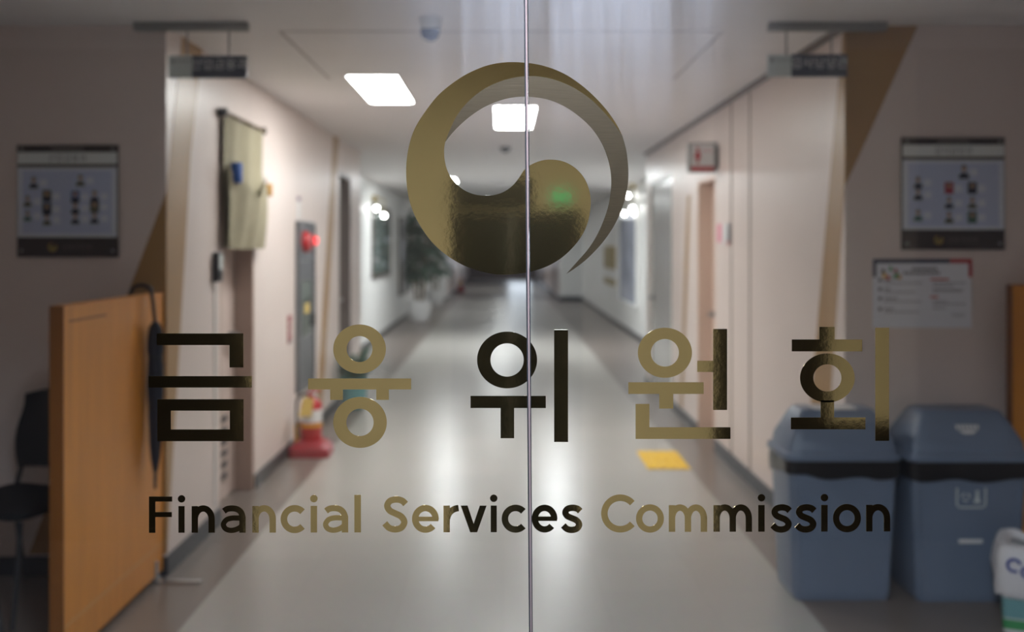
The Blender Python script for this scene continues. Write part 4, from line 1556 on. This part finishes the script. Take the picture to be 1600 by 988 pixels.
framed('framed_picture', 'dark glazed picture nearest on the white hall wall, left of the emblem', 'picture', 'l', 15.8, 18.2, 1.03, 2.23, M['dark_glass'], M['brown_board'])
framed('framed_picture', 'tall dark glazed picture farther along, just left of the leafy plant', 'picture', 'l', 20.0, 22.3, 0.55, 2.14, M['case_glass'], M['brown_board'])
framed('display_board', 'tall pale blue display board on the white hall wall, right of the emblem', 'display board', 'r', 16.5, 19.0, 0.50, 2.28, M['pale_print'], M['wall_white'], 'display_sheet')
pl = thing('brass_plaque', 'larger brass plaque on the white hall wall beyond the display board', 'plaque', (HR - 0.002, 20.8, 1.08))
MB().box(-0.03, 0, -1.0, 1.0, 0, 0.47).build('plate', M['brass'], pl, bevel=0.006)
MB().box(-0.034, -0.03, -0.8, 0.8, 0.08, 0.39).build('raised_field', M['brass'], pl)
pl = thing('brass_plaque', 'small low brass plaque below the larger plaque on the hall wall', 'plaque', (HR - 0.002, 20.8, 0.75))
MB().box(-0.03, 0, -1.0, 1.0, 0, 0.13).build('plate', M['brass'], pl, bevel=0.006)
MB().box(-0.034, -0.03, -0.85, 0.85, 0.03, 0.10).build('raised_field', M['brass'], pl)



# added bulbs that stand in for bright glints on the hall glass
def glint_lamp(label, side, spots):
    x = HL if side == 'l' else HR
    sg_ = 1 if side == 'l' else -1
    ys = [p[0] for p in spots]
    y0, z0 = sum(ys) / len(ys), max(p[1] for p in spots) + 0.17
    t = thing('glint_lamp', label, 'wall lamp', (x, y0, z0))
    xo = sg_ * 0.12
    MB().box(min(0, sg_ * 0.05), max(0, sg_ * 0.05), -0.08, 0.08, -0.06, 0.06).build('wall_plate', M['brass'], t, bevel=0.006)
    MB().tube([(xo, min(ys) - y0 - 0.05, 0), (xo, max(ys) - y0 + 0.05, 0)], 0.012, 8).build('rail', M['brass'], t)
    MB().tube([(sg_ * 0.05, 0, 0), (xo, 0, 0)], 0.012, 8).build('bracket', M['brass'], t)
    for y, z in spots:
        dz = z - z0
        st = MB().tube([(xo, y - y0, 0), (xo, y - y0, dz + 0.03)], 0.006, 6).build('lamp_stem', M['brass'], t)
        MB().lathe([(0.004, dz + 0.032), (0.02, dz + 0.025), (0.034, dz), (0.024, dz - 0.024), (0.004, dz - 0.034)], 14, xo, y - y0).build('bulb', M['bulb'], st, smooth=True)
    return t


M['bulb'] = emis('lit_bulb', (1, 0.98, 0.95, 1), 30.0)
glint_lamp('added bulbs standing in for glints over the pale blue display board', 'r', [(16.3, 2.17), (16.9, 2.41), (17.4, 2.12)])
glint_lamp('added pair of bulbs standing in for glints by the nearest dark picture', 'l', [(15.5, 2.14), (16.5, 2.06)])

# ------------------------------------------------------------------ right corridor wall
sg = thing('restroom_sign', 'white box sign with red figure and red band projecting from the right wall', 'sign', (XR, 7.50, 2.11))
MB().box(-0.225, -0.012, -0.03, 0.03, 0.0, 0.225).build('box_body', M['grey_rail'], sg, bevel=0.004)
MB().box(-0.012, 0, -0.035, 0.035, 0.03, 0.195).build('wall_bracket', M['charcoal'], sg)
MB().box(-0.205, -0.030, -0.033, -0.03, 0.045, 0.212).build('white_face', M['white_plastic'], sg)
MB().box(-0.205, -0.030, -0.033, -0.03, 0.012, 0.045).build('red_band', M['red'], sg)
m = MB()
fx = -0.155
sf = lambda u, v, d: (fx + u, -0.033 - d, v)
m.prism(ring_pts(0, 0.178, 0.013, 0.013, 16), sf, 0, 0.001)
m.prism([(-0.012, 0.16), (0.012, 0.16), (0.026, 0.105), (0.010, 0.105), (0.009, 0.065), (-0.009, 0.065), (-0.010, 0.105), (-0.026, 0.105)], sf, 0, 0.001)
m.build('red_figure', M['red'], sg)
v, f = text_bits('화장실', 0.032, lambda u, w_, d: (-0.085 + u, -0.0335, 0.15 + w_))
MB().add(v, f).build('lettering', M['pink'], sg)

wp = thing('room_plate', 'small white and pink plate on the right wall before the pinkish door', 'sign', (XR, 7.20, 1.57))
MB().box(-0.012, 0, -0.15, 0.09, 0, 0.15).build('plate', M['white_plastic'], wp, bevel=0.002)
MB().box(-0.013, 0, 0.09, 0.26, 0.015, 0.15).build('pink_panel', M['pink'], wp)
MB().box(-0.014, -0.012, -0.15, -0.10, 0, 0.15).build('grey_edge', M['ink_grey'], wp)
MB().box(-0.015, -0.014, -0.15, -0.06, 0.0, 0.02).build('red_mark', M['red'], wp)

# tactile tiles on the floor
tt = []
for k in range(2):
    t = thing('tactile_tile', ('yellow ribbed tactile floor tile, nearer of the pair', 'yellow ribbed tactile floor tile, farther of the pair')[k], 'floor tile', (1.165, 7.09 + 0.302 * k, 0))
    MB().box(-0.15, 0.15, -0.15, 0.15, 0, 0.004).build('base_sheet', M['tactile'], t)
    m = MB()
    for i in range(4):
        x = -0.113 + 0.075 * i
        m.rings([[(x + a_, y, z) for a_, z in ((-0.018, 0.004), (0.018, 0.004), (0.012, 0.009), (-0.012, 0.009))] for y in (-0.14, 0.14)])
    m.build('rib', M['tactile'], t)

# ceiling devices
dc = thing('dome_camera', 'small dome camera on the ceiling above the emblem, left of the gap', 'security camera', (-0.33, 4.55, CEIL))
MB().lathe([(0.055, 0), (0.055, -0.02), (0.05, -0.05), (0.05, -0.055)], 24).build('housing', M['white_plastic'], dc, smooth=True)
MB().lathe([(0.047, -0.055), (0.046, -0.07), (0.038, -0.09), (0.022, -0.103), (0.004, -0.107)], 24).build('dome', mat('blue_dome', rgb(60, 80, 130), 0.1), dc, smooth=True)
for (x, y, lab) in ((0.03, 10.5, 'smoke detector on the corridor ceiling below the lit panel inside the emblem'),):
    sd = thing('smoke_detector', lab, 'smoke detector', (x, y, CEIL))
    MB().lathe([(0.06, 0), (0.06, -0.015), (0.05, -0.03)], 20).build('base', M['charcoal'], sd, smooth=True)
    MB().lathe([(0.045, -0.03), (0.04, -0.05), (0.01, -0.06)], 20).build('sensor_cap', M['charcoal'], sd, smooth=True)

# exit lamp in the lobby behind, mirrored green in the emblem
xl = thing('exit_lamp', 'green exit lamp of the lobby, mirrored in the right of the emblem', 'exit lamp', (0.31, YB, 1.78))
MB().box(-0.06, 0.06, 0.0, 0.05, 0, 0.08).build('housing', M['white_plastic'], xl, bevel=0.004)
MB().box(-0.05, 0.05, 0.05, 0.054, 0.01, 0.07).build('lit_face', M['exit_glow'], xl)
